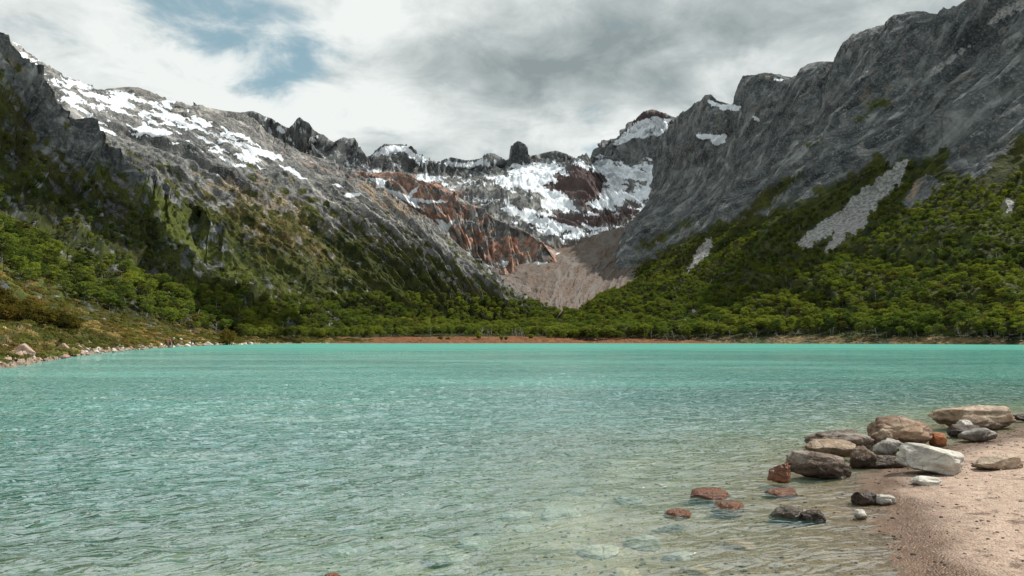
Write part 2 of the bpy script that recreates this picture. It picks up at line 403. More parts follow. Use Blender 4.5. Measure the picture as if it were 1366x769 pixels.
# ================================================================== LEFT FAR MOUNTAIN
def build_left_far():
    cr = [P(-500, -160, 700), P(-200, -20, 900), P(20, 62, 1100), P(110, 105, 1180), P(200, 122, 1260), P(290, 148, 1330), P(345, 172, 1400), P(400, 200, 1430), P(460, 224, 1420),
          P(520, 258, 1340), P(562, 287, 1260), P(620, 337, 1150), P(680, 385, 1020), P(712, 407, 930), P(740, 424, 870)]
    ft = [P(-350, 400, 380), P(-50, 400, 450), P(200, 405, 560), P(280, 408, 590), P(350, 415, 620), P(420, 420, 640), P(480, 425, 655), P(535, 428, 670), P(585, 430, 685), P(620, 432, 700),
          P(648, 433, 715), P(675, 434, 730), P(702, 434, 745), P(722, 434, 760), P(745, 436, 770)]
    rows = [[(c[0] - 150, c[1] + 160, c[2] - 120 * min(1, c[2] / 200)) for c in cr], cr,
            [prof(c, f, .22, .82) for c, f in zip(cr, ft)], [prof(c, f, .45, .61) for c, f in zip(cr, ft)], [prof(c, f, .68, .36) for c, f in zip(cr, ft)],
            [prof(c, f, .86, .13) for c, f in zip(cr, ft)], ft, [(f[0] * .85, f[1] * .85, f[2] - 14) for f in ft]]
    def disp(a, b, v, g):
        wa = a - .75 * b + 34 * fbm2(a / 180, b / 180, 4, 63)
        lowr = smooth(2.3, 3.4, v)
        edge = smooth(0, .12, a / a.max()) * smooth(1.0, .86, a / a.max()) * .8 + .2
        d = (ridged2(wa / 120, b / 520, 5, 61) - .5) * (7 + 13 * lowr) + (ridged2(wa / 36, b / 150, 5, 66) - .45) * (3 + 6 * lowr) + (ridged2(wa / 13, b / 40, 4, 67) - .45) * (1.2 + 2.0 * lowr)
        d += fbm2(a / 110, b / 60, 6, 70, .5) * 11
        q = b / 55 + a / 260 + 1.1 * fbm2(a / 150, b / 150, 3, 72)
        d += (1 - lowr) * (np.abs(q - np.round(q)) * 2) ** 1.5 * 6
        d += (ridged2(a / 15, b / 26, 3, 76) - .45) * 3.4
        return d * edge * smooth(6.4, 5.4, v), np.zeros(a.shape)
    sky = [(-60, 20), (22, 58), (27, 66), (40, 74), (52, 82), (60, 85), (70, 97), (80, 106), (92, 103), (108, 112), (130, 120), (160, 117), (172, 116), (185, 117), (200, 122), (222, 134), (240, 136), (255, 142), (262, 139), (285, 145), (300, 148),
           (318, 150), (330, 154), (345, 168), (352, 176), (370, 188), (390, 199), (410, 206), (440, 215), (470, 228), (490, 240), (515, 253), (545, 275), (562, 286), (590, 307), (620, 335), (650, 362), (680, 384), (712, 406), (725, 412), (740, 422)]
    def masks(px, py, a, b, v, g):
        N = fbm2(px / 24, py / 24, 5, 81); NH = fbm2(px / 52 + py / 30, (py - .42 * px) / 6.5, 5, 82, .6)
        NF = fbm2((px - 1.0 * py) / 12, (px + py) / 60, 5, 83)
        s1 = [[(20, 58), (50, 84), (110, 104), (160, 116), (230, 130), (262, 150), (300, 172), (335, 195), (345, 220), (300, 205), (255, 180), (200, 178), (175, 165), (130, 150), (78, 142), (60, 108)],
              ]
        s2 = [[(318, 194), (345, 198), (378, 209), (376, 214), (350, 211), (335, 205)], [(370, 220), (392, 225), (412, 240), (402, 239), (383, 230)], [(125, 166), (150, 176), (165, 181), (150, 182), (128, 174)],
              [(182, 172), (215, 174), (232, 178), (205, 183), (185, 178)], [(455, 261), (480, 258), (479, 263), (458, 265)], [(282, 234), (292, 233), (290, 237)], [(296, 168), (320, 180), (345, 186), (330, 187), (300, 176)],
              [(435, 243), (455, 246), (470, 250), (452, 250)], [(18, 68), (38, 72), (50, 90), (52, 96), (34, 86)]]
        sn = np.maximum(field(px, py, s1, 64) - .19 + 2.0 * NH, field(px, py, s2, 9) + .12 * N)
        sn = np.where(field(px, py, s1, 60) < .28, np.minimum(sn, np.maximum(.3, field(px, py, s2, 9) + .12 * N)), sn)
        sn = np.where(field(px, py, [[(160, 112), (200, 112), (225, 133), (205, 137), (180, 128)], [(240, 130), (300, 142), (345, 160), (370, 195), (340, 188), (300, 165), (262, 158)]], 8) + .3 * N > .5, sn * .3, sn)
        line = np.interp(px, [0, 130, 210, 280, 360, 430, 500, 570, 640, 725], [180, 215, 240, 265, 262, 290, 320, 345, 378, 408])
        vg = .39 + .07 * smooth(350, 500, px) + np.clip((py - line + 14) / 150, -.4, .30) + .55 * NF + .38 * fbm2(px / 9, py / 9, 4, 84)
        vg = np.maximum(vg, field(px, py, [[(100, 390), (330, 392), (430, 398), (520, 397), (600, 398), (680, 405), (740, 414), (740, 470), (100, 470)]], 22))
        vg = np.where(px > 640, vg * .95, vg)
        tan = field(px, py, [[(270, 240), (330, 238), (380, 250), (440, 300), (470, 350), (430, 380), (380, 350), (330, 300)], [(460, 225), (520, 250), (560, 290), (520, 285), (480, 260)]], 90) + .6 * NF + .4 * N - .12
        tan = np.maximum(tan, .28 + .35 * NH * smooth(300, 180, py))
        red = field(px, py, [[(360, 190), (430, 212), (500, 245), (470, 250), (420, 235), (370, 210)], [(90, 118), (200, 140), (300, 175), (250, 175), (160, 150)]], 50) + .4 * NH - .28
        st = [[(434, 334), (440, 338), (462, 368), (480, 389), (477, 390), (456, 370)], [(534, 342), (542, 346), (575, 376), (571, 377), (550, 360)], [(378, 320), (400, 336), (420, 354), (417, 356), (395, 340)],
              [(245, 285), (262, 300), (258, 306), (242, 292)]]
        sc = field(px, py, st, 7) + .12 * N
        lush = -.08 + field(px, py, [[(140, 230), (230, 265), (330, 330), (420, 380), (560, 395), (400, 400), (260, 370), (170, 300)]], 60) - .08 + .4 * N
        fo = field(px, py, [[(150, 385), (260, 378), (330, 392), (430, 398), (520, 394), (600, 396), (680, 404), (750, 413), (750, 470), (150, 470)]], 12)
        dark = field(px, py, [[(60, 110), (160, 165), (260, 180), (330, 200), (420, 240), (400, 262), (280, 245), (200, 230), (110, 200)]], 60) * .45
        return att(px.shape, forest=np.maximum(fo, np.where(vg > .60, .47, 0)), snow=sn, veg=np.clip(vg, 0, 1), tan=tan, red=red, scree=sc, lush=lush, dark=dark, dry=field(px, py, [[(250, 240), (450, 300), (500, 380), (330, 340)]], 120) * .55 + .3 * N)
    return sheet('left_far_mountain', rows, 900, 620, disp, 1, sky, .07, masks, M_TERR)

# ================================================================== LEFT NEAR SLOPE
def shoreY(py): return H * F / (py - 454.5)
def build_left_near():
    c = [  # shore, bank, tree, upper, crest
        [W(-40, -60, 0), W(-60, -55, 4), W(-120, -30, 25), W(-250, 0, 100), W(-420, 40, 260)],
        [W(-30, 0, 0), W(-46, 8, 4), W(-95, 50, 24), W(-210, 130, 92), W(-350, 200, 240)],
        [W(-29, 25, 0), W(-43, 36, 3.6), W(-82, 90, 20), W(-200, 220, 95), W(-310, 310, 205)],
        [P(0, 490, shoreY(490)), P(-20, 446, 60), P(0, 372, 125), P(-40, 205, 275), P(0, 43, 400)],
        [P(60, 481, shoreY(481)), P(40, 442, 78), P(50, 380, 150), P(30, 240, 300), P(26, 73, 415)],
        [P(120, 472.5, shoreY(472.5)), P(100, 442, 108), P(105, 392, 180), P(90, 262, 330), P(58, 111, 430)],
        [P(180, 466.5, shoreY(466.5)), P(168, 447, 150), P(165, 412, 212), P(150, 292, 352), P(92, 160, 446)],
        [P(235, 463, shoreY(463)), P(224, 449, 202), P(220, 428, 250), P(200, 322, 372), P(132, 192, 470)],
        [P(285, 460.8, shoreY(460.8)), P(280, 451.5, 264), P(275, 438, 310), P(250, 350, 402), P(190, 230, 490)],
        [P(340, 459.3, 320), P(338, 453, 337), P(335, 443, 372), P(310, 380, 442), P(250, 280, 510)],
        [P(400, 458.5, 385), P(400, 453.5, 402), P(398, 447, 432), P(375, 409, 482), P(320, 338, 532)],
        [P(450, 458.2, 415), P(450, 454.3, 432), P(450, 450, 462), P(440, 427, 512), P(400, 394, 562)],
        [P(500, 458.3, 420), P(500, 455, 440), P(500, 452, 482), P(490, 440, 542), P(470, 430, 590)],
    ]
    rows = [[] for _ in range(7)]
    for k in c:
        rows[0].append((k[4][0] - 110, k[4][1] + 60, k[4][2] - 90 * min(1, k[4][2] / 120)))
        rows[1].append(k[4]); rows[2].append(k[3]); rows[3].append(k[2]); rows[4].append(k[1])
        s = k[0]; rows[5].append((s[0], s[1], .12))
        d = math.hypot(s[0], s[1]); q = min(10, d * .12) / d
        rows[6].append((s[0] + 6 * (1 if s[1] < 250 else 0) * .8, s[1] - min(10, d * .1), -.7))
    def disp(a, b, v, g):
        sc = smooth(3.4, 2.0, v)
        wa = a + 14 * fbm2(a / 90, b / 90, 3, 91)
        d = (ridged2(wa / 62, b / 210, 5, 92) - .5) * 22 + (ridged2(wa / 20, b / 70, 4, 94) - .45) * 7 + fbm2(a / 30, b / 30, 6, 97, .58) * 7 + (ridged2(a / 7, b / 14, 3, 99) - .4) * 1.6
        d *= sc * smooth(0, .1, a / a.max())
        near = smooth(5.0, 4.6, v) * smooth(2.0, 3.5, v)
        d += near * (fbm2(a / 14, b / 14, 5, 101) * 1.3 + fbm2(a / 3, b / 3, 4, 103) * .35)
        return d, smooth(4.4, 5.0, v) * smooth(6, 5.2, v) * fbm2(a / 2.2, b / 2.2, 4, 105) * .35
    sky = [(-80, -20), (-10, 38), (0, 43), (6, 45), (12, 56), (20, 66), (27, 74), (38, 84), (48, 97), (58, 112), (68, 130), (76, 145), (90, 158), (105, 171), (130, 191), (152, 204), (180, 222), (210, 243), (250, 277), (290, 310), (330, 345), (400, 392), (470, 430)]
    def masks(px, py, a, b, v, g):
        N = fbm2(px / 30, py / 30, 5, 111); NF = fbm2((px - py * .8) / 13, (px + py) / 70, 5, 112); Nn = fbm2(a / 9, b / 5, 5, 114)
        line = np.interp(px, [-100, 0, 60, 120, 200], [60, 105, 190, 225, 230])
        vg = .40 + np.clip((py - line) / 200, -.4, .26) + .55 * NF + .45 * fbm2(px / 10, py / 10, 4, 116)
        vg = np.where(v > 3.4, .8 + .4 * Nn, vg)
        tan = .25 + .5 * NF + .25 * smooth(3.4, 4.6, v)
        dry = smooth(2.9, 3.7, v) * .50 + .45 * Nn - .02
        lush = field(px, py, [[(60, 130), (110, 170), (200, 240), (270, 300), (330, 350), (400, 395), (330, 385), (240, 340), (170, 280), (110, 210)], [(-100, 300), (60, 330), (200, 395), (240, 425), (60, 400), (-100, 360)]], 45) - .1 + .5 * N + .3 * NF
        fo = field(px, py, [[(-200, 285), (0, 308), (100, 345), (200, 385), (260, 392), (330, 388), (420, 405), (520, 430), (520, 453), (330, 453.5), (290, 446), (240, 437), (200, 429), (150, 418), (100, 404), (50, 385), (0, 378), (-200, 370)]], 10)
        fo = np.where(py > 453.5, 0, fo)
        mid = field(px, py, [[(-100, 130), (30, 170), (90, 215), (160, 260), (250, 330), (330, 370), (330, 395), (200, 390), (100, 345), (0, 310), (-100, 290)]], 30)
        forest = np.maximum(fo, np.where((mid + .5 * NF > .5) & (vg > .5), .47, np.where((vg > .62) & (v < 2.8), .465, 0)))
        sc = smooth(4.55, 4.85, v) * .75
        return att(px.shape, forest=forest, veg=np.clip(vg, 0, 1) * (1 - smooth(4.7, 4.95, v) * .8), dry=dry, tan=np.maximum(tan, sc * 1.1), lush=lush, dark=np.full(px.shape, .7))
    return sheet('left_near_hillside', rows, 900, 620, disp, 1, sky, .06, masks, M_TERR)

# ================================================================== BACK CIRQUE
def build_cirque():
    X = [200, 330, 400, 440, 490, 540, 575, 640, 690, 745, 795, 830, 868, 900, 960, 1080]
    cy = [150, 152, 168, 185, 203, 196, 212, 212, 205, 205, 213, 180, 152, 155, 145, 150]
    cY = [2250, 2250, 2300, 2350, 2420, 2520, 2620, 2720, 2800, 2820, 2760, 2450, 2300, 2220, 2150, 2100]
    r2 = [225, 225, 228, 230, 232, 232, 236, 236, 226, 224, 225, 216, 214, 212, 212, 212]
    rows = [[(P(x, y, Y)[0], Y + 260, P(x, y, Y)[2] - 330) for x, y, Y in zip(X, cy, cY)],
            [P(x, y, Y) for x, y, Y in zip(X, cy, cY)],
            [P(x, y, Y - 130) for x, y, Y in zip(X, r2, cY)],
            [P(x, 250, 0.5 * (Y - 130) + .5 * 2020) for x, Y in zip(X, cY)],
            [P(x, 285, 1930) for x in X],
            [P(x, 318, 1680) for x in X],
            [P(x, 345, 1450) for x in X],
            [P(x, 372, 1250) for x in X]]
    def disp(a, b, v, g):
        px, py = proj(g[:, :, 0], g[:, :, 1], g[:, :, 2])
        up = smooth(2.4, 1.2, v)
        wa = a + 40 * fbm2(a / 200, b / 200, 3, 121)
        d = up * ((ridged2(wa / 150, b / 260, 6, 122, .6) - .5) * 120 + (ridged2(wa / 46, b / 120, 4, 125) - .4) * 36)
        mid = smooth(1.6, 2.6, v) * smooth(6.5, 5.5, v)
        d += mid * (fbm2(a / 260, b / 200, 6, 127, .55) * 55 + (ridged2(a / 110, b / 70, 5, 128) - .45) * 30)
        bump = np.exp(-((px - 775) / 32) ** 2 - ((py - 248) / 24) ** 2) * 85 + np.exp(-((px - 690) / 60) ** 2 - ((py - 272) / 22) ** 2) * 50
        d += bump
        d += (ridged2(a / 24, b / 34, 3, 131) - .4) * 7
        return d, np.zeros(a.shape)
    sky = [(300, 150), (322, 150), (330, 149), (337, 148), (345, 151), (352, 155), (362, 158), (370, 163), (378, 168), (385, 171), (392, 165), (397, 158), (400, 156), (405, 161), (412, 164), (418, 173), (425, 178), (432, 180), (440, 187), (446, 190),
           (452, 186), (458, 183), (465, 185), (473, 184), (478, 192), (484, 202), (490, 210), (496, 207), (503, 199), (512, 192), (525, 193), (540, 192), (548, 198), (556, 206), (565, 210), (575, 211), (581, 216), (588, 215), (594, 212),
           (602, 210), (612, 212), (622, 214), (634, 213), (642, 211), (648, 205), (655, 204), (662, 207), (669, 213), (673, 215), (679, 212), (682, 208), (683, 195), (686, 191), (691, 188), (696, 190), (701, 193), (702.5, 205),
           (708, 208), (718, 206), (730, 203), (742, 201), (755, 205), (768, 212), (772, 214), (785, 214), (795, 211), (800, 202), (806, 196), (814, 189), (825, 184), (835, 175), (844, 168), (850, 157), (858, 149), (870, 146),
           (880, 149), (888, 152), (895, 155), (905, 158), (930, 150), (960, 150), (1000, 160), (1080, 170)]
    def masks(px, py, a, b, v, g):
        N = fbm2(px / 20, py / 20, 5, 141); NH = fbm2(px / 34 + py / 40, (py - .28 * px) / 8, 5, 142); NS = fbm2(px / 9, py / 12, 4, 143)
        field_ = [[(575, 238), (640, 245), (680, 232), (715, 212), (750, 214), (795, 216), (800, 208), (812, 218), (840, 225), (875, 222), (880, 232), (868, 255), (860, 275), (845, 290), (800, 312), (760, 322), (735, 315), (700, 295), (660, 270), (620, 262)]]
        sn = field(px, py, field_, 34) + .08 + .75 * NH
        rocks = [[(735, 250), (745, 232), (765, 218), (790, 222), (800, 232), (812, 248), (800, 262), (785, 280), (765, 268), (745, 260)],
                 [(600, 240), (660, 248), (720, 262), (732, 285), (700, 280), (655, 268), (610, 262)],
                 [(702, 213), (742, 201), (772, 213), (760, 218), (720, 216)], [(735, 286), (800, 282), (850, 272), (850, 288), (800, 305), (760, 306), (730, 300)],
                 [(832, 245), (858, 243), (862, 252), (838, 262)]]
        rk = field(px, py, rocks, 24) + 1.05 * NH + .01
        sn = np.where(rk > .52, np.minimum(sn, .55 - (rk - .45) * 2.2), sn)
        pk = [[(850, 163), (870, 156), (893, 158), (890, 176), (872, 182), (848, 184), (822, 195), (815, 192)], [(493, 212), (512, 195), (540, 194), (552, 203), (575, 214), (560, 222), (540, 205), (510, 207)], [(575, 238), (560, 250), (550, 238), (565, 232)], [(497, 226), (506, 228), (520, 236), (512, 238), (500, 234)],
              [(425, 222), (460, 228), (498, 236), (498, 246), (470, 240), (440, 232)], [(584, 219), (600, 215), (632, 216), (648, 213), (655, 220), (620, 224)]]
        sn = np.maximum(sn, field(px, py, pk, 11) + .16 * N)
        pks = smooth(330, 350, px) * smooth(560, 530, px)
        sn = np.maximum(sn, pks * (.34 + .75 * NS * smooth(235, 180, py) + .12 * smooth(195, 225, py)))
        sn = np.maximum(sn, smooth(550, 570, px) * smooth(700, 680, px) * (.33 + .55 * NS) * smooth(240, 225, py))
        sn = np.where(py > 318, np.minimum(sn, .5) * (.85 + .5 * N), sn)
        mar = field(px, py, [rocks[0], [(840, 160), (870, 148), (895, 156), (880, 166), (850, 172)], [(700, 240), (760, 240), (760, 256), (700, 252)], rocks[3]], 30) + .3 * N
        mor = field(px, py, [[(640, 350), (700, 335), (760, 322), (820, 305), (870, 270), (900, 260), (900, 420), (640, 420)]], 22) + .2 * N
        red = field(px, py, [[(500, 236), (560, 236), (620, 260), (560, 262), (500, 250)]], 30)
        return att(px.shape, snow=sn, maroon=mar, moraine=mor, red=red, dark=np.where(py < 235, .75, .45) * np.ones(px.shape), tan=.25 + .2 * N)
    return sheet('cirque_and_back_peaks', rows, 1000, 460, disp, 1, sky, .055, masks, M_TERR)

# ================================================================== RED SHOULDER
def build_red():
    cr = [P(340, 214, 1900), P(420, 222, 1820), P(490, 231, 1760), P(530, 233, 1720), P(570, 243, 1660), P(612, 262, 1590), P(655, 288, 1530), P(695, 306, 1470), P(720, 320, 1420), P(734, 337, 1400), P(742, 352, 1390)]
    ft = [P(380, 330, 1500), P(440, 340, 1450), P(520, 345, 1420), P(570, 352, 1370), P(610, 358, 1330), P(635, 361, 1310), P(665, 362, 1300), P(695, 361, 1300), P(722, 358, 1320), P(738, 356, 1350), P(748, 358, 1370)]
    rows = [[(c[0] + 70, c[1] + 190, c[2] - 30) for c in cr], cr, [prof(c, f, .28, .84) for c, f in zip(cr, ft)], [prof(c, f, .6, .55) for c, f in zip(cr, ft)], ft, [(f[0], f[1] - 120, f[2] - 50) for f in ft]]
    def disp(a, b, v, g):
        wa = a + 20 * fbm2(a / 100, b / 100, 3, 151)
        e = smooth(0, .1, a / a.max()) * smooth(1, .9, a / a.max())
        low = smooth(1.2, 2.4, v) * smooth(5, 4, v)
        d = (ridged2(wa / 80, b / 190, 5, 152) - .5) * (12 + 34 * low) + (ridged2(wa / 26, b / 90, 4, 155) - .4) * (4 + 11 * low) + fbm2(a / 90, b / 60, 6, 157, .6) * 18
        return d * e, np.zeros(a.shape)
    sky = [(420, 222), (480, 229), (500, 231), (520, 229), (548, 232), (556, 240), (580, 246), (605, 259), (625, 272), (650, 285), (672, 298), (695, 305), (712, 316), (724, 323), (733, 337), (742, 352)]
    def masks(px, py, a, b, v, g):
        N = fbm2(px / 20, py / 20, 5, 161); NH = fbm2(px / 30 + py / 30, (py - .5 * px) / 8, 4, 162)
        s = [[(495, 240), (520, 252), (545, 262), (550, 255), (557, 249), (558, 256), (548, 264), (580, 267), (596, 269), (590, 272), (555, 270), (568, 283), (560, 280), (540, 268), (510, 256)],
             [(578, 292), (595, 299), (604, 291), (607, 293), (597, 310), (590, 308)], [(643, 348), (660, 357), (663, 361), (650, 357)], [(666, 346), (679, 349), (675, 358), (668, 357)], [(694, 350), (712, 352), (728, 347), (730, 350), (712, 360), (698, 357)],
             [(610, 290), (640, 299), (636, 301)], [(500, 244), (480, 236), (520, 240), (510, 247)], [(600, 240), (620, 243), (612, 247)]]
        sn = field(px, py, s, 9) + .12 * N
        red = .52 + .6 * NH + .3 * N - .30 * smooth(600, 680, px) * smooth(325, 300, py)
        return att(px.shape, snow=sn, red=red, tan=.3 + .4 * N, dark=np.full(px.shape, .25))
    return sheet('red_rock_shoulder', rows, 560, 300, disp, 1, sky, .08, masks, M_TERR)

# ================================================================== MORAINE
def build_moraine():
    rows = [
        [P(560, 320, 1700), P(620, 335, 1600), P(680, 335, 1600), P(740, 325, 1620), P(800, 312, 1640), P(860, 290, 1680), P(910, 255, 1750)],
        [P(580, 352, 1500), P(640, 352, 1430), P(690, 352, 1400), P(740, 343, 1450), P(800, 328, 1500), P(855, 305, 1560), P(910, 270, 1620)],
        [P(600, 375, 1300), P(650, 372, 1230), P(690, 374, 1200), P(740, 364, 1240), P(790, 351, 1300), P(840, 332, 1400), P(900, 300, 1450)],
        [P(640, 400, 1080), P(675, 402, 1030), P(705, 404, 1000), P(730, 406, 980), P(765, 396, 1060), P(805, 382, 1150), P(860, 350, 1250)],
        [P(660, 428, 820), P(690, 428, 820), P(712, 427, 830), P(735, 426, 850), P(770, 422, 880), P(800, 418, 920), P(840, 405, 980)]]
    def disp(a, b, v, g):
        d = fbm2(a / 120, b / 120, 5, 171) * 14 + (ridged2(a / 34, b / 160, 3, 172) - .5) * 3.5 + fbm2(a / 8, b / 8, 3, 174) * 1.6
        return d, np.zeros(a.shape)
    def masks(px, py, a, b, v, g):
        N = fbm2(px / 12, py / 12, 5, 181)
        st = field(px, py, [[(668, 368), (690, 372), (712, 385), (735, 400), (732, 412), (715, 408), (700, 395), (680, 380)]], 12) + .4 * N
        s = field(px, py, [[(732, 335), (748, 337), (740, 340)], [(700, 312), (712, 318), (705, 318)]], 8)
        return att(px.shape, moraine=np.full(px.shape, .9) - .3 * smooth(.4, .6, st), scree=st, snow=s, dark=np.full(px.shape, .3), tan=.4 + .3 * N)
    return sheet('moraine_slope', rows, 400, 300, disp, 0, None, .1, masks, M_TERR)

# ================================================================== VALLEY FLOOR
def build_floor():
    xs = [250, 330, 400, 450, 520, 600, 680, 740, 800, 870, 950, 1040]
    rows = []
    for (z, Y) in ((34, 1050), (24, 860), (13, 690), (6.5, 560), (4.3, 490), (3.2, 462), (.9, 425), (.15, 412), (-1.5, 400)):
        r = []
        for x in xs:
            yy = Y
            if Y <= 425: yy = Y - 6 * math.cos(x / 90.0) + (0 if x < 800 else (800 - x) * .12)
            r.append(((x - 683) / F * yy, yy, z))
        rows.append(r)
    def disp(a, b, v, g):
        return np.zeros(a.shape), smooth(6.9, 5.5, v) * (fbm2(a / 40, b / 30, 5, 191) * 2.5) + fbm2(a / 8, b / 8, 4, 193) * .35
    def masks(px, py, a, b, v, g):
        N = fbm2(a / 30, b / 12, 5, 201)
        forest = np.where(v < 4.2 + .5 * N, .8, 0) * np.ones(px.shape)
        return att(px.shape, forest=forest, veg=np.where(v < 4.6, .9, .15 + .45 * N), bog=smooth(4.3, 4.8, v) * (.75 + .3 * N), lush=.4 + .4 * N, tan=np.where(v > 6.6, .7, .2), dry=np.where(v > 4.2, .6, 0) * np.ones(px.shape))
    return sheet('valley_floor', rows, 620, 260, disp, 0, None, .1, masks, M_TERR)

# ================================================================== NEAR BEACH AND LAKEBED
SHORE = [(60, 28), (34, 22), (20, 18.2), (11.6, 14.6), (8.9, 12.4), (6.9, 10.7), (5.0, 9.0), (4.15, 7.9), (3.75, 7.0), (3.42, 6.2), (3.15, 5.5), (2.9, 4.9), (2.3, 3.8), (.6, 2.2), (-3, 1.0), (-9, .5), (-20, 1.5), (-30, 6)]
LAND = SHORE + [(-60, -30), (90, -30), (90, 30)]
def bed_height(x, y):
    d = sdpoly(LAND, x, y)
    n = fbm2(x / 2.3, y / 2.3, 4, 211) * .07 + fbm2(x / .5, y / .5, 3, 214) * .014
    dd = d + fbm2(x / 1.6, y / 1.6, 3, 219) * .35
    up = np.where(dd > 0, .058 * dd + .05 * (1 - np.exp(-dd / .5)) - .02 * np.clip(dd - 4, 0, 9), 0)
    dn = np.where(dd < 0, -.9 * (1 - np.exp(.085 * np.minimum(dd, 0))), 0)
    return np.clip(up, 0, .55) + dn + n * smooth(0, 2.5, -d) + fbm2(x / .35, y / .35, 3, 222) * .008

def ground_at(px, py):
    """world point where the pixel ray meets the beach or lakebed/waterline"""
    z = 0.0
    for _ in range(12):
        dx = (px - 683) / F; dy = (384.5 - py) / F
        dz = SP + dy * CP; t = (z - H) / dz
        x, y = dx * t, (CP - dy * SP) * t
        z = max(0.0, float(bed_height(np.array([x]), np.array([y]))[0]))
    return x, y, z

def beach_material():
    m, nt, out = new_mat('sandy_beach')
    pos = nt.new('ShaderNodeNewGeometry').outputs['Position']
    sep = nt.new('ShaderNodeSeparateXYZ'); nt.link(pos, sep.inputs[0]); z = sep.outputs[2]
    n1 = nt.noise(pos, 1.4, 6, .6); n2 = nt.noise(pos, 9, 6, .65); n3 = nt.noise(pos, 70, 4, .6)
    v = nt.voro(pos, 55, 'F1', 1); vd = nt.voro(pos, 55); v2 = nt.voro(pos, 17); v2c = nt.voro(pos, 17, 'F1', 1)
    sand = nt.mix(nt.ss(n2, .35, .65), (.34, .255, .20), (.56, .44, .365))
    sand = nt.mix(nt.math('MULTIPLY', nt.ss(n1, .45, .6), .6), sand, (.46, .36, .30))
    hs = nt.new('ShaderNodeSeparateColor'); nt.link(v, hs.inputs[0])
    sand = nt.mix(nt.math('MULTIPLY', nt.ss(hs.outputs[0], .6, .95), .65), sand, nt.mix(hs.outputs[1], (.13, .085, .07), (.60, .54, .48)))
    grain = nt.mix(.55, sand, nt.mix(n3, (.05, .04, .03), (1.0, .9, .8)), 'OVERLAY')
    grain = nt.mix(nt.math('MULTIPLY', nt.ss(nt.voro(pos, 120), .30, .12), .5), grain, (.07, .05, .042))
    # debris line
    deb = nt.ss(nt.noise(nt.mapv(pos, (1, 1, 1)), 3.2, 8, .7, .8), .56, .64)
    debz = nt.math('MULTIPLY', nt.ss(z, .03, .06), nt.ss(z, .16, .10))
    grain = nt.mix(nt.math('MULTIPLY', nt.math('MULTIPLY', deb, debz), .7), grain, (.06, .032, .024))
    # wet band and lakebed
    wetn = nt.math('ADD', z, nt.math('MULTIPLY', nt.math('SUBTRACT', n1, .5), .10))
    wet = nt.ss(wetn, .085, .010)
    wetc = nt.mix(1.0, grain, (.36, .29, .235), 'MULTIPLY')
    c = nt.mix(wet, grain, wetc)
    bed = nt.mix(nt.ss(n1, .4, .62), (.38, .29, .18), (.66, .55, .40))
    bed = nt.mix(nt.math('MULTIPLY', nt.ss(v2, .42, .12), nt.ss(nt.noise(pos, 2.2, 3), .46, .6)), bed, nt.mix(.75, (.52, .45, .36), v2c, 'SOFT_LIGHT'))
    bed = nt.mix(nt.math('MULTIPLY', nt.ss(n2, .5, .7), .6), bed, (.20, .155, .085))
    bed = nt.mix(nt.ss(z, -.26, -.04), bed, nt.mix(nt.ss(n2, .35, .65), (.19, .125, .07), (.40, .29, .19)))
    c = nt.mix(nt.ss(z, .0, -.05), c, bed)
    h = nt.math('ADD', nt.math('MULTIPLY', n3, .35), nt.math('ADD', nt.math('MULTIPLY', n2, 1.2), nt.math('MULTIPLY', vd, -.5)))
    nrm = nt.bump(h, .8, .03)
    rough = nt.math('SUBTRACT', .92, nt.math('MULTIPLY', wet, .62))
    principled(nt, out, c, rough, nrm, .4)
    return m

def build_beach():
    def g1(lo, hi, n, p=1.0):
        t = np.linspace(0, 1, n); return lo + (hi - lo) * t ** p
    xs = np.concatenate([g1(-60, -8, 90), g1(-7.9, 14, 900), g1(14.1, 90, 120)])
    ys = np.concatenate([g1(-20, 3.4, 40), g1(3.42, 20, 760), g1(20.1, 70, 90)])
    if Q < 1: xs = xs[::2]; ys = ys[::2]
    X, Y = np.meshgrid(xs, ys)
    Z = bed_height(X, Y)
    v = np.stack([X, Y, Z], 2).reshape(-1, 3)
    o = mesh_obj('beach', v, grid_faces(len(ys), len(xs)), beach_material())
    tag(o, kind='structure')

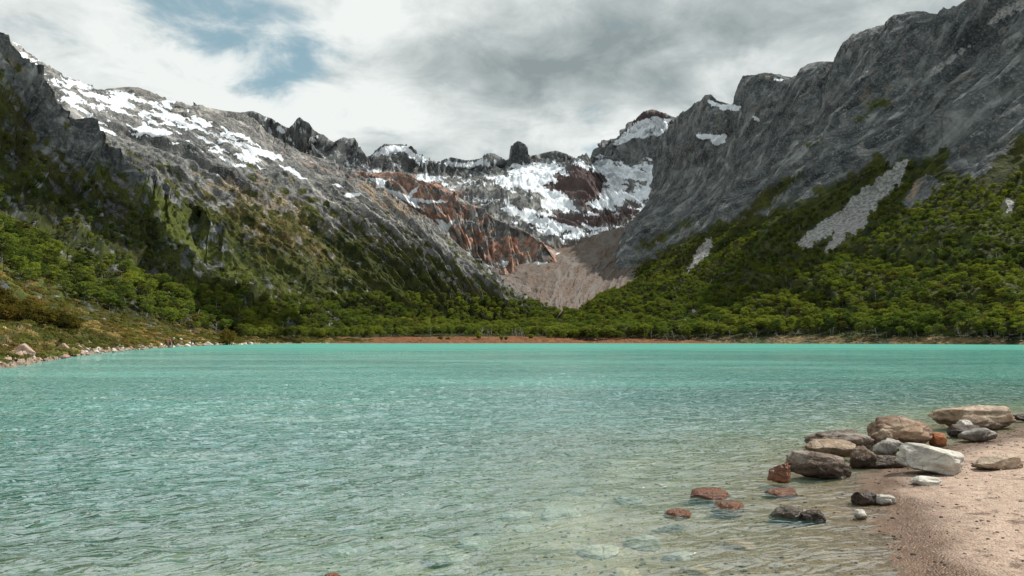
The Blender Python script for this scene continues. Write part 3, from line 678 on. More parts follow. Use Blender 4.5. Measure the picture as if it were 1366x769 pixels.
# ================================================================== WATER
def water_material():
    m, nt, out = new_mat('glacial_water')
    geo = nt.new('ShaderNodeNewGeometry'); pos = geo.outputs['Position']
    op = nt.attr('opacity'); far = nt.attr('far')
    # ripples: wind-streaked small waves in two crossing directions
    a = nt.mapv(nt.mapv(pos, (1, 1, 1), (0, 0, R_(-24))), (1, 3.2, 1))
    b = nt.mapv(nt.mapv(pos, (1, 1, 1), (0, 0, R_(10))), (1, 2.4, 1))
    w1 = nt.noise(a, 1.7, 3, .48, .55); w2 = nt.noise(b, 5.2, 3, .5, .45); w3 = nt.noise(a, 15, 2, .5, .3); w0 = nt.noise(b, .55, 3, .5, .3)
    gust = nt.noise(nt.mapv(pos, (.05, .16, 1), (0, 0, R_(8))), 1.0, 4, .55)
    rid = nt.math('SUBTRACT', 1.0, nt.math('ABSOLUTE', nt.math('MULTIPLY', nt.math('SUBTRACT', w1, .5), 2.6)))
    h = nt.math('ADD', nt.math('MULTIPLY', rid, .080), nt.math('ADD', nt.math('MULTIPLY', w2, .024), nt.math('ADD', nt.math('MULTIPLY', w3, .005), nt.math('MULTIPLY', w0, .12))))
    h = nt.math('MULTIPLY', h, nt.math('ADD', .45, nt.math('MULTIPLY', gust, 1.1)))
    h = nt.math('MULTIPLY', h, nt.math('ADD', .30, nt.math('MULTIPLY', nt.ss(op, .05, .4), .70)))
    nrm = nt.bump(h, 1.0, 1.0)
    patch = nt.ss(nt.noise(nt.mapv(pos, (.03, .10, 1), (0, 0, R_(-6))), 1.0, 6, .6), .40, .62)
    milk = nt.mix(patch, (.040, .275, .212), (.115, .47, .37))
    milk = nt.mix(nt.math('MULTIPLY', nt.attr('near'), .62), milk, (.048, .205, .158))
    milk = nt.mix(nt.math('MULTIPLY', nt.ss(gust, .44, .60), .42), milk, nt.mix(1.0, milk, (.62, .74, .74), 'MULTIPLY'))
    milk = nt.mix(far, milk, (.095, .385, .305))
    fleck = nt.ss(nt.noise(nt.mapv(pos, (.12, .55, 1), (0, 0, R_(6))), 1.0, 6, .6), .50, .66)
    milk = nt.mix(nt.math('MULTIPLY', nt.math('MULTIPLY', fleck, .5), nt.math('SUBTRACT', 1.0, far)), milk, (.22, .42, .32))
    dif = nt.new('ShaderNodeBsdfDiffuse'); nt.link(milk, dif.inputs[0]); nt.link(nt.bump(h, 1.0, 1.5), dif.inputs['Normal'])
    tr = nt.new('ShaderNodeBsdfTransparent'); nt.link(nt.mix(op, (.98, .97, .92), (.62, .94, .85)), tr.inputs[0])
    body = nt.new('ShaderNodeMixShader'); nt.link(op, body.inputs[0]); nt.link(tr.outputs[0], body.inputs[1]); nt.link(dif.outputs[0], body.inputs[2])
    gl = nt.new('ShaderNodeBsdfGlossy'); gl.inputs['Color'].default_value = (.95, .97, 1, 1)
    nt.link(nt.math('ADD', .03, nt.math('MULTIPLY', far, .12)), gl.inputs['Roughness']); nt.link(nrm, gl.inputs['Normal'])
    fr = nt.new('ShaderNodeFresnel'); fr.inputs['IOR'].default_value = 1.33; nt.link(nrm, fr.inputs['Normal'])
    fac = nt.math('MINIMUM', nt.math('MULTIPLY', fr.outputs[0], nt.math('ADD', .34, nt.math('MULTIPLY', nt.ss(op, .05, .7), .51))), nt.math('SUBTRACT', .60, nt.math('MULTIPLY', far, .36)))
    mx = nt.new('ShaderNodeMixShader'); nt.link(fac, mx.inputs[0]); nt.link(body.outputs[0], mx.inputs[1]); nt.link(gl.outputs[0], mx.inputs[2])
    nt.link(mx.outputs[0], out.inputs[0])
    return m

def build_water():
    # polar-ish grid: fine near the beach, coarse far away
    py = np.concatenate([np.linspace(457.6, 470, 60), np.linspace(470.3, 560, 240), np.linspace(560.4, 800, 420), np.linspace(803, 1400, 60)])
    Y = H * F / (py - 454.5)
    u = np.concatenate([np.linspace(-2.2, -.85, 60), np.linspace(-.849, .849, 900), np.linspace(.85, 2.2, 60)])
    if Q < 1: u = u[::2]; Y = Y[::2]
    YY, U = np.meshgrid(Y, u, indexing='ij')
    X = U * YY
    Z = np.zeros(X.shape)
    wr = np.random.default_rng(3)
    for k in range(46):
        lam = .32 * (1.09 ** k) * wr.uniform(.9, 1.1)
        ang = R_(112) + wr.normal() * .42
        kx, ky = math.cos(ang) / lam, math.sin(ang) / lam
        amp = .0058 * lam ** .85 * min(1, 1.0 / lam) ** 1.25
        cell = YY * .0016 + YY ** 2 * .00012
        fade = smooth(.55, .15, cell / lam)
        ph = wr.uniform(0, 7) + 1.4 * fbm2(X / (lam * 7), YY / (lam * 7), 2, 230 + k)
        s = np.sin(2 * np.pi * (kx * X + ky * YY) + ph)
        Z += amp * ((1 - np.abs(s)) ** 1.3 - .32) * fade * 1.7
    shd = bed_height(X, YY)
    Z = Z * (.35 + .65 * smooth(0, -.25, shd)) - .012
    sd = -sdpoly(LAND, X, YY) + .5 * fbm2(X / 1.6, YY / 1.6, 3, 219)
    depth = np.where(sd > 0, .07 * sd + .006 * sd * sd, 0) * (1 + .35 * fbm2(X / 2.6, YY / 2.6, 3, 262))
    op = 1 - np.exp(-1.0 * depth)
    op = np.clip(.03 + .97 * op, 0, 1)
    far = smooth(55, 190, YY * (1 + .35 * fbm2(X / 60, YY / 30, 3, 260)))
    v = np.stack([X, YY, Z], 2).reshape(-1, 3)
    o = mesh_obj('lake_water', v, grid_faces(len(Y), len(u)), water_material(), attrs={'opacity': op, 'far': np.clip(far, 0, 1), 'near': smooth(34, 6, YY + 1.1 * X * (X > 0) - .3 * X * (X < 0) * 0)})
    tag(o, kind='structure')

# ================================================================== WORLD + SUN
SUN_AZ = R_(72); SUN_EL = R_(50)        # azimuth measured from +Y towards +X
def build_world():
    w = bpy.data.worlds.new('World'); scene.world = w; w.use_nodes = True
    w.node_tree.nodes.clear(); nt = NT(w.node_tree)
    out = nt.new('ShaderNodeOutputWorld')
    sky = nt.new('ShaderNodeTexSky', sky_type='NISHITA'); sky.sun_disc = False
    sky.sun_elevation = SUN_EL; sky.sun_rotation = SUN_AZ
    d = nt.new('ShaderNodeTexCoord').outputs['Generated']
    sep = nt.new('ShaderNodeSeparateXYZ'); nt.link(d, sep.inputs[0])
    dx, dy, dz = sep.outputs
    # cloud-deck plane coordinates
    den = nt.math('ADD', nt.math('MAXIMUM', dz, 0.0), .22)
    comb = nt.new('ShaderNodeCombineXYZ')
    nt.link(nt.math('DIVIDE', dx, den), comb.inputs[0]); nt.link(nt.math('DIVIDE', dy, den), comb.inputs[1])
    cv = comb.outputs[0]
    n1 = nt.noise(cv, 2.4, 10, .58, .4); n2 = nt.noise(nt.mapv(cv, (1, 1, 1), (0, 0, .4), (3.1, 1.7, 0)), 1.5, 9, .55, .5)
    n3 = nt.noise(nt.mapv(cv, (1, 1, 1), (0, 0, 0), (9, 4, 2)), 5.5, 10, .6, .4)
    def blob(px, py, sx, sy):
        """gaussian around a sky direction given as angles"""
        p = P(px, py, 1.0); az = math.atan2(p[0], p[1]); el = math.atan2(p[2] - H, math.hypot(p[0], p[1]))
        vx, vy, vz = math.sin(az) * math.cos(el), math.cos(az) * math.cos(el), math.sin(el)
        # tangent axes
        tx, ty = math.cos(az), -math.sin(az)
        ux, uy, uz = -math.sin(az) * math.sin(el), -math.cos(az) * math.sin(el), math.cos(el)
        a = nt.math('ADD', nt.math('MULTIPLY', dx, tx), nt.math('MULTIPLY', dy, ty))
        b = nt.math('ADD', nt.math('ADD', nt.math('MULTIPLY', dx, ux), nt.math('MULTIPLY', dy, uy)), nt.math('MULTIPLY', dz, uz))
        a = nt.math('DIVIDE', a, sx / F); b = nt.math('DIVIDE', b, sy / F)
        r = nt.math('ADD', nt.math('MULTIPLY', a, a), nt.math('MULTIPLY', b, b))
        f = nt.math('EXPONENT', nt.math('MULTIPLY', r, -1.0))
        c = nt.math('ADD', nt.math('MULTIPLY', dx, vx), nt.math('ADD', nt.math('MULTIPLY', dy, vy), nt.math('MULTIPLY', dz, vz)))
        return nt.math('MULTIPLY', f, nt.math('GREATER_THAN', c, 0.0))
    def addall(l):
        r = l[0]
        for x in l[1:]: r = nt.math('ADD', r, x)
        return r
    hole = addall([blob(285, 60, 75, 55), blob(385, 85, 45, 45), blob(270, 5, 110, 35), nt.math('MULTIPLY', blob(790, 200, 45, 14), .75), nt.math('MULTIPLY', blob(652, 202, 14, 6), .8)])
    cover = nt.math('SUBTRACT', nt.math('ADD', nt.math('MULTIPLY', n1, 2.4), nt.math('ADD', -.30, nt.math('MULTIPLY', nt.math('SUBTRACT', n3, .5), 2.2))), nt.math('MULTIPLY', nt.math('MINIMUM', hole, 1.1), .93))
    dens = nt.ss(cover, -.22, .60)
    darkb = addall([blob(850, 70, 190, 62), nt.math('MULTIPLY', blob(640, 110, 130, 60), .85), nt.math('MULTIPLY', blob(1110, 30, 130, 30), .7), nt.math('MULTIPLY', blob(540, 70, 120, 50), .35)])
    litb = addall([blob(110, 70, 170, 80), nt.math('MULTIPLY', blob(1010, 75, 70, 35), .8), nt.math('MULTIPLY', blob(460, 30, 90, 60), .7), nt.math('MULTIPLY', blob(450, 150, 140, 30), .7), nt.math('MULTIPLY', blob(800, 165, 200, 26), .4)])
    tone = nt.math('ADD', -.12, nt.math('ADD', nt.math('MULTIPLY', n2, 1.2), nt.math('MULTIPLY', n3, .85)))
    tone = nt.math('SUBTRACT', tone, .15)
    tone = nt.math('ADD', tone, nt.math('MULTIPLY', nt.math('SUBTRACT', n1, .5), .5))
    tone = nt.math('SUBTRACT', nt.math('ADD', tone, nt.math('MULTIPLY', litb, .30)), nt.math('MULTIPLY', darkb, .27))
    ramp = nt.new('ShaderNodeValToRGB'); nt.link(tone, ramp.inputs[0])
    el = ramp.color_ramp.elements
    el[0].position = .34; el[0].color = (.28, .335, .345, 1); el[1].position = .96; el[1].color = (.88, .92, .90, 1)
    e = el.new(.60); e.color = (.485, .54, .54, 1); e = el.new(.80); e.color = (.71, .76, .75, 1)
    S = .1
    cl = nt.new('ShaderNodeVectorMath', operation='SCALE'); nt.link(ramp.outputs[0], cl.inputs[0]); cl.inputs[3].default_value = 1 / S
    skyc = nt.mix(1.0, sky.outputs[0], (.70, 1.12, 1.06), 'MULTIPLY')
    skyc = nt.mix(.55, skyc, (4.4, 5.9, 6.3))
    c = nt.mix(dens, skyc, cl.outputs[0])
    bg = nt.new('ShaderNodeBackground'); nt.link(c, bg.inputs[0]); bg.inputs[1].default_value = S
    nt.link(bg.outputs[0], out.inputs[0])
    sun = bpy.data.lights.new('sun', 'SUN'); sun.energy = 5.0; sun.angle = R_(.5); sun.color = (1.0, .95, .87)
    so = bpy.data.objects.new('sun', sun); COL.objects.link(so)
    v = Vector((math.sin(SUN_AZ) * math.cos(SUN_EL), math.cos(SUN_AZ) * math.cos(SUN_EL), math.sin(SUN_EL)))
    so.rotation_euler = (-v).to_track_quat('-Z', 'Y').to_euler()
    return v

def build_camera():
    cam = bpy.data.cameras.new('camera'); cam.sensor_width = 36; cam.lens = 36 * F / 1366
    cam.clip_start = .1; cam.clip_end = 20000
    o = bpy.data.objects.new('camera', cam); COL.objects.link(o)
    o.location = (0, 0, H); o.rotation_euler = (R_(90) + PITCH, 0, 0)
    scene.camera = o

# ================================================================== TREES
def leaf_material(name, c1, c2, c3):
    m, nt, out = new_mat(name)
    oi = nt.new('ShaderNodeObjectInfo').outputs['Random']
    pos = nt.new('ShaderNodeTexCoord').outputs['Object']
    n = nt.noise(pos, 1.1, 3, .6); n2 = nt.noise(pos, 6, 2, .6)
    c = nt.mix(nt.ss(n, .35, .65), c1, c2)
    c = nt.mix(nt.math('MULTIPLY', n2, .5), c, c3)
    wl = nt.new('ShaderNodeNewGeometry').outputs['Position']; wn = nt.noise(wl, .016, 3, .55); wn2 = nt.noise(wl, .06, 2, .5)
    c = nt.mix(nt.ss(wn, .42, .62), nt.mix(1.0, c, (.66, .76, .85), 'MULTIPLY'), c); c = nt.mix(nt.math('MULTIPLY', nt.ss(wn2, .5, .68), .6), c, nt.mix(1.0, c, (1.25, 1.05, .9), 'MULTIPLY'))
    c = nt.mix(nt.ss(oi, .2, 1.0), c, nt.mix(1.0, c, (1.45, 1.38, 1.1), 'MULTIPLY')); c = nt.mix(nt.ss(oi, .3, .0), c, nt.mix(1.0, c, (.5, .58, .7), 'MULTIPLY'))
    d = nt.new('ShaderNodeBsdfDiffuse'); nt.link(c, d.inputs[0])
    t = nt.new('ShaderNodeBsdfTranslucent'); nt.link(nt.mix(1.0, c, (1.35, 1.4, .8), 'MULTIPLY'), t.inputs[0])
    mx = nt.new('ShaderNodeMixShader'); mx.inputs[0].default_value = .42
    nt.link(d.outputs[0], mx.inputs[1]); nt.link(t.outputs[0], mx.inputs[2]); nt.link(mx.outputs[0], out.inputs[0])
    return m
def bark_material(name, c1, c2):
    m, nt, out = new_mat(name)
    pos = nt.new('ShaderNodeTexCoord').outputs['Object']
    n = nt.noise(nt.mapv(pos, (6, 6, 1.2)), 1.5, 5, .65)
    principled(nt, out, nt.mix(n, c1, c2), .9, nt.bump(n, .6, .05), .1)
    return m

def tube(V, Fc, pts, rads, n=6):
    base = len(V); pts = [Vector(p) for p in pts]
    for i, p in enumerate(pts):
        d = (pts[min(i + 1, len(pts) - 1)] - pts[max(i - 1, 0)]).normalized()
        u = d.orthogonal().normalized(); w = d.cross(u)
        for k in range(n):
            a = 2 * math.pi * k / n
            V.append(tuple(p + (u * math.cos(a) + w * math.sin(a)) * rads[i]))
    for i in range(len(pts) - 1):
        for k in range(n):
            a = base + i * n + k; b = base + i * n + (k + 1) % n
            Fc.append((a, b, b + n, a + n))
    Fc.append(tuple(base + (len(pts) - 1) * n + k for k in range(n)))

def tree_data(seed, h=8.0, spread=3.0, npad=15, leaves=55, leaf=.34, bushy=False, lean=.0):
    r = np.random.default_rng(seed)
    V = []; Fc = []
    top = Vector((r.normal() * .5 + lean, r.normal() * .5, h * .86))
    ctl = [Vector((0, 0, -.5)), Vector((r.normal() * .1, r.normal() * .1, h * .2)), Vector((top.x * .4 + r.normal() * .25, top.y * .4 + r.normal() * .25, h * .5)), top]
    tr = .016 * h + .03
    tube(V, Fc, ctl, [tr, tr * .85, tr * .55, tr * .2], 7)
    pads = []
    for i in range(npad):
        t = (i + .5) / npad
        z0 = (.26 if not bushy else .1) + .55 * t
        a = i * 2.4 + r.uniform(-.5, .5)
        rr = spread * (math.sin(math.pi * min(1, .18 + .80 * (1 - t))) * .75 + .15) * r.uniform(.55, 1.0)
        s = Vector((top.x * z0, top.y * z0, h * z0))
        zt = min(h * .97, h * (z0 + r.uniform(.10, .22)))
        e = Vector((s.x + math.cos(a) * rr + lean * .6 * t, s.y + math.sin(a) * rr, zt))
        md = s.lerp(e, .5) + Vector((0, 0, -.12 * rr))
        tube(V, Fc, [s, md, e], [tr * .38, tr * .22, tr * .06], 4)
        pads.append((e, spread * r.uniform(.30, .50), spread * r.uniform(.10, .19) * (1.8 if bushy else 1)))
    pads.append((top + Vector((0, 0, h * .06)), spread * .42, spread * .22))
    C = []; LF = []
    k = 0
    for (c, rx, rz) in pads:
        nl = int(leaves * (rx / (spread * .4)) ** 2)
        P3 = r.normal(size=(nl, 3)); P3 /= np.linalg.norm(P3, axis=1)[:, None]
        P3 *= r.uniform(.35, 1.0, (nl, 1)) ** .5
        P3 *= (1 + .35 * perlin2(P3[:, 0] * 2 + seed, P3[:, 1] * 2)[:, None])
        ctr = P3 * np.array([rx, rx, rz]) + np.array(c)
        ctr[:, 2] -= (P3[:, 0] ** 2 + P3[:, 1] ** 2) * rz * .6
        nn = P3 * np.array([.5, .5, 1.2]) + r.normal(size=(nl, 3)) * .55; nn[:, 2] += .5
        nn /= np.linalg.norm(nn, axis=1)[:, None]
        t1 = np.cross(nn, r.normal(size=(nl, 3))); t1 /= np.linalg.norm(t1, axis=1)[:, None]; t2 = np.cross(nn, t1)
        s = leaf * r.uniform(.5, 1.25, (nl, 1))
        q = np.stack([ctr - t1 * s, ctr + t2 * s * .55, ctr + t1 * s, ctr - t2 * s * .55], 1)
        C.append(q.reshape(-1, 3)); LF.append(np.arange(nl * 4).reshape(-1, 4) + k); k += nl * 4
    return (V, Fc), (np.concatenate(C), np.concatenate(LF))

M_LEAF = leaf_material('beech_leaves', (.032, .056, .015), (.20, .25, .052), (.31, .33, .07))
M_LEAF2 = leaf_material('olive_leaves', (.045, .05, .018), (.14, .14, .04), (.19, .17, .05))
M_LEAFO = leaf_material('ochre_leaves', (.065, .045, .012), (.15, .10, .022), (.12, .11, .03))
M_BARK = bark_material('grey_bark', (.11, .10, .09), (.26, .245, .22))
M_DEAD = bark_material('bleached_wood', (.22, .20, .18), (.50, .46, .42))
M_DRIFT = bark_material('driftwood', (.16, .12, .09), (.46, .38, .31))

PROTO = {}
def tree_proto(key, kindname, data, leafmat):
    (V, Fc), (C, LF) = data
    root = empty(kindname)
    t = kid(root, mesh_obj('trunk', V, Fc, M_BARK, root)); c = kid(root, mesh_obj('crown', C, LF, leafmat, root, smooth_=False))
    PROTO[key] = [root, t, c, False]
    return root

def place(key, loc, rz, sc, label, cat, group=None):
    p = PROTO[key]
    if not p[3]: o = p[0]; p[3] = True
    else: o = copy_tree(p[0])
    o.location = loc; o.rotation_euler = (0, 0, rz); o.scale = sc if isinstance(sc, tuple) else (sc, sc, sc)
    o['label'] = label; o['category'] = cat
    if group: o['group'] = group
    elif 'group' in o: del o['group']
    return o

def gn_scatter(name, pts, keys, kinds, rots, scs, sel):
    """one object: points carrying instances of the prototype trees"""
    pts = np.asarray(pts)
    me = bpy.data.meshes.new(name); me.vertices.add(len(pts)); me.vertices.foreach_set('co', pts.astype(np.float32).ravel())
    for nm, dat, ty in (('k', kinds, 'INT'), ('r', rots, 'FLOAT'), ('s', scs, 'FLOAT')):
        a = me.attributes.new(nm, ty, 'POINT'); a.data.foreach_set('value', np.asarray(dat).astype(np.int32 if ty == 'INT' else np.float32))
    o = bpy.data.objects.new(name, me); COL.objects.link(o)
    ng = bpy.data.node_groups.new(name + '_nodes', 'GeometryNodeTree')
    ng.interface.new_socket('Geometry', in_out='INPUT', socket_type='NodeSocketGeometry'); ng.interface.new_socket('Geometry', in_out='OUTPUT', socket_type='NodeSocketGeometry')
    gi = ng.nodes.new('NodeGroupInput'); go = ng.nodes.new('NodeGroupOutput')
    join = ng.nodes.new('GeometryNodeJoinGeometry')
    # join order in Blender: last linked comes first, so link in reverse
    insts = []
    for k in keys:
        j = ng.nodes.new('GeometryNodeJoinGeometry')
        for ob in PROTO[k][1:3]:
            if ob is None: continue
            oi = ng.nodes.new('GeometryNodeObjectInfo'); oi.transform_space = 'ORIGINAL'; oi.inputs['Object'].default_value = ob
            oi.inputs['As Instance'].default_value = False
            ng.links.new(oi.outputs['Geometry'], j.inputs[0])
        g2 = ng.nodes.new('GeometryNodeGeometryToInstance'); ng.links.new(j.outputs[0], g2.inputs[0]); insts.append(g2)
    for g2 in reversed(insts): ng.links.new(g2.outputs[0], join.inputs[0])
    iop = ng.nodes.new('GeometryNodeInstanceOnPoints'); ng.links.new(gi.outputs[0], iop.inputs['Points']); ng.links.new(join.outputs[0], iop.inputs['Instance'])
    iop.inputs['Pick Instance'].default_value = True
    def na(nm, ty):
        n = ng.nodes.new('GeometryNodeInputNamedAttribute'); n.data_type = ty; n.inputs['Name'].default_value = nm; return n.outputs[0]
    ng.links.new(na('k', 'INT'), iop.inputs['Instance Index'])
    cx = ng.nodes.new('ShaderNodeCombineXYZ'); ng.links.new(na('r', 'FLOAT'), cx.inputs[2]); ng.links.new(cx.outputs[0], iop.inputs['Rotation'])
    ng.links.new(na('s', 'FLOAT'), iop.inputs['Scale'])
    ng.links.new(iop.outputs[0], go.inputs[0])
    md = o.modifiers.new('scatter', 'NODES'); md.node_group = ng
    tag(o, sel, None, None, 'stuff')
    return o

def sample(sh, dens, rg, thr=.5, vmax=99):
    """random points on a sheet, density in points per m2 (plan area) where the forest field is above thr"""
    g, f, px, py = sh['g'], sh['forest'], sh['px'], sh['py']
    A = np.abs(np.cross(g[1:, :-1, :2] - g[:-1, :-1, :2], g[:-1, 1:, :2] - g[:-1, :-1, :2]))
    w = A * dens * np.clip((f[:-1, :-1] - .40) * 6, 0, 1)
    w *= (px[:-1, :-1] > -70) & (px[:-1, :-1] < 1440) & (g[:-1, :-1, 2] > .5)
    n = rg.poisson(np.clip(w, 0, 3))
    ii, jj = np.nonzero(n)
    rep = n[ii, jj]; ii = np.repeat(ii, rep); jj = np.repeat(jj, rep)
    a, b = rg.random(len(ii))[:, None], rg.random(len(ii))[:, None]
    p = g[ii, jj] * (1 - a) * (1 - b) + g[ii, jj + 1] * a * (1 - b) + g[ii + 1, jj] * (1 - a) * b + g[ii + 1, jj + 1] * a * b
    return p

def surf_z(name, x, y):
    """height of a sheet near (x, y) by nearest vertex"""
    g = SHEETS[name]['g']; d = (g[:, :, 0] - x) ** 2 + (g[:, :, 1] - y) ** 2
    i = np.unravel_index(np.argmin(d), d.shape); return float(g[i][2])

SNAGS = []
def snag_data(h, seed):
    r = np.random.default_rng(seed); V = []; Fc = []
    top = Vector((r.normal() * .6, r.normal() * .4, h))
    md = Vector((top.x * .5 + r.normal() * .2, 0, h * .5))
    tube(V, Fc, [(0, 0, -.4), md, top], [.17, .12, .03], 6)
    for k in range(9):
        t = r.uniform(.3, .92); s = Vector((top.x * t, top.y * t, h * t)); a = r.uniform(0, 6.28); L = h * r.uniform(.15, .34)
        e = s + Vector((math.cos(a) * L, math.sin(a) * L, L * r.uniform(.3, 1.0))); tube(V, Fc, [s, s.lerp(e, .5) + Vector((0, 0, .1)), e], [.06, .045, .015], 4)
    return V, Fc
def build_trees():
    SNAGS.extend(mesh_obj('dead_tree', *snag_data(7.0, 60 + k), M_DEAD) for k in range(4))
    rg = np.random.default_rng(21)
    for i in range(4):
        tree_proto(i, 'beech_tree', tree_data(30 + i, 8.0, 2.7 + .3 * (i % 2), 17, 105, .25, lean=(.5 if i % 2 else -.4)), M_LEAF)
    tree_proto(4, 'beech_tree', tree_data(40, 7.5, 2.7, 17, 105, .25), M_LEAF2)
    tree_proto(5, 'bush', tree_data(50, 3.0, 1.9, 14, 60, .22, True), M_LEAF2)
    tree_proto(6, 'bush', tree_data(51, 3.0, 1.9, 16, 70, .20, True), M_LEAFO)
    tree_proto(7, 'bush', tree_data(52, 3.2, 1.8, 16, 70, .22, True), M_LEAF)
    parts = []
    for nm, dens in (('right_mountain', .062), ('left_near_hillside', .060), ('left_far_mountain', .030), ('valley_floor', .035)):
        p = sample(SHEETS[nm], dens, rg)
        parts.append((nm, p))
    pts = np.concatenate([p for _, p in parts]); src = np.concatenate([[i] * len(p) for i, (_, p) in enumerate(parts)])
    dist = np.hypot(pts[:, 0], pts[:, 1])
    px, py = proj(pts[:, 0], pts[:, 1], pts[:, 2])
    kinds = rg.integers(0, 4, len(pts)); kinds[rg.random(len(pts)) < .16] = 4
    sc = rg.uniform(.55, 1.25, len(pts))
    sc = np.where(src == 3, sc * .78, sc)
    sc = np.where(src == 0, sc * np.interp(pts[:, 2], [3, 12, 60], [1.0, .78, .60]), sc)
    sc = np.where(src == 1, sc * .8 * np.interp(dist, [100, 300], [.62, 1.0]), sc)
    
    # on the upper left hillside only low scrubby trees
    upper = (src == 1) & (py < np.interp(px, [-100, 0, 100, 200, 330, 500], [285, 308, 345, 385, 388, 428]) - 4)
    sc = np.where(upper, sc * .55, sc)
    sc = np.where((src == 2) & (py < np.interp(px, [150, 260, 330, 450, 600, 700], [385, 378, 390, 396, 396, 405])), sc * .38, sc)
    
    gap = ((src == 3) & (px > 688) & (px < 752) & (pts[:, 1] > 600)) | ((src == 0) & (px < 752) & (pts[:, 1] > 620))
    kinds[rg.random(len(pts)) < .035] = 5
    sc = np.where(gap, 0.02, sc)
    rot = rg.uniform(0, 6.28, len(pts))
    vis = (px > 0) & (px < 1366) & (~gap) & (kinds < 5)
    order = np.argsort(np.where(vis, dist / sc, 1e9))
    sel = order[:290]; rest = np.setdiff1d(np.nonzero(~gap)[0], sel)
    used_groups = {0: ('green beech tree in the front rows of the forest on the right shore', 'beech trees at the front of the right shore forest'),
                   1: ('green beech tree in the sunlit grove low on the left hillside above the heath bank', 'beech trees in the grove on the left hillside'),
                   2: ('green beech tree at the foot of the left mountain behind the lake', 'beech trees at the foot of the left mountain'),
                   3: ('green beech tree in the woods on the valley floor behind the red bog', 'beech trees on the valley floor')}
    for i in sel:
        lb, gp = used_groups[int(src[i])]
        place(int(kinds[i]), tuple(pts[i]), float(rot[i]), float(sc[i]), lb, 'tree', gp)
    print('TREES', len(pts), [len(p) for _, p in parts])
    PROTO['snag'] = [None, SNAGS[0], None, True]
    gn_scatter('distant_forest', pts[rest], [0, 1, 2, 3, 4, 'snag'], kinds[rest], rot[rest], sc[rest], 'dense green beech forest covering the lower mountain slopes')
    return pts

def build_bushes():
    def at(px, py, Y, nm): 
        p = P(px, py, Y); return (p[0], p[1], surf_z(nm, p[0], p[1]) - .1)
    place(6, at(303, 453, 262, 'left_near_hillside'), .4, (1.7, 1.7, 2.3), 'tall rounded ochre bush standing alone by the left shore below dark forest', 'bush')
    place(7, at(639, 452, 450, 'valley_floor'), 0, (1.5, 1.5, 1.75), 'dark green round bush standing alone on the red bog', 'bush')
    place(5, at(587, 453, 446, 'valley_floor'), 0, (1.2, 1.2, .95), 'leftmost of the brownish low bushes on the red bog', 'bush')
    place(5, at(597, 453, 448, 'valley_floor'), 1, (1.0, 1.0, .8), 'brownish bush on the red bog just right of a similar wider bush', 'bush')
    place(7, at(669, 453, 440, 'valley_floor'), 1, (.8, .8, 1.0), 'small upright green bush on the red bog left of centre of a pair', 'bush')
    place(7, at(675, 453, 440, 'valley_floor'), 2, (.7, .7, .8), 'smaller green bush at the right of a close pair on the bog', 'bush')
    place(7, at(708, 452, 455, 'valley_floor'), 2, (1.4, 1.4, .95), 'wide low green bush on the bog in front of bleached dead trees', 'bush')
    # ochre thicket on the left bank, front scrub
    rg = np.random.default_rng(8)
    for k, (px, py, Y) in enumerate([(4, 418, 84), (15, 410, 90), (28, 412, 88), (38, 406, 95), (48, 414, 92), (58, 420, 92), (66, 424, 94), (22, 398, 100), (8, 400, 100), (50, 404, 100), (76, 424, 98), (86, 428, 100), (34, 394, 106), (94, 431, 103), (0, 388, 108)]):
        place(6, at(px, py, Y, 'left_near_hillside'), k * 1.3, (.95 + .3 * rg.random(), .95 + .3 * rg.random(), .75 + .2 * rg.random()), 'ochre leaved bush in the thicket above the heath on the left bank', 'bush', 'ochre bushes on the left bank')

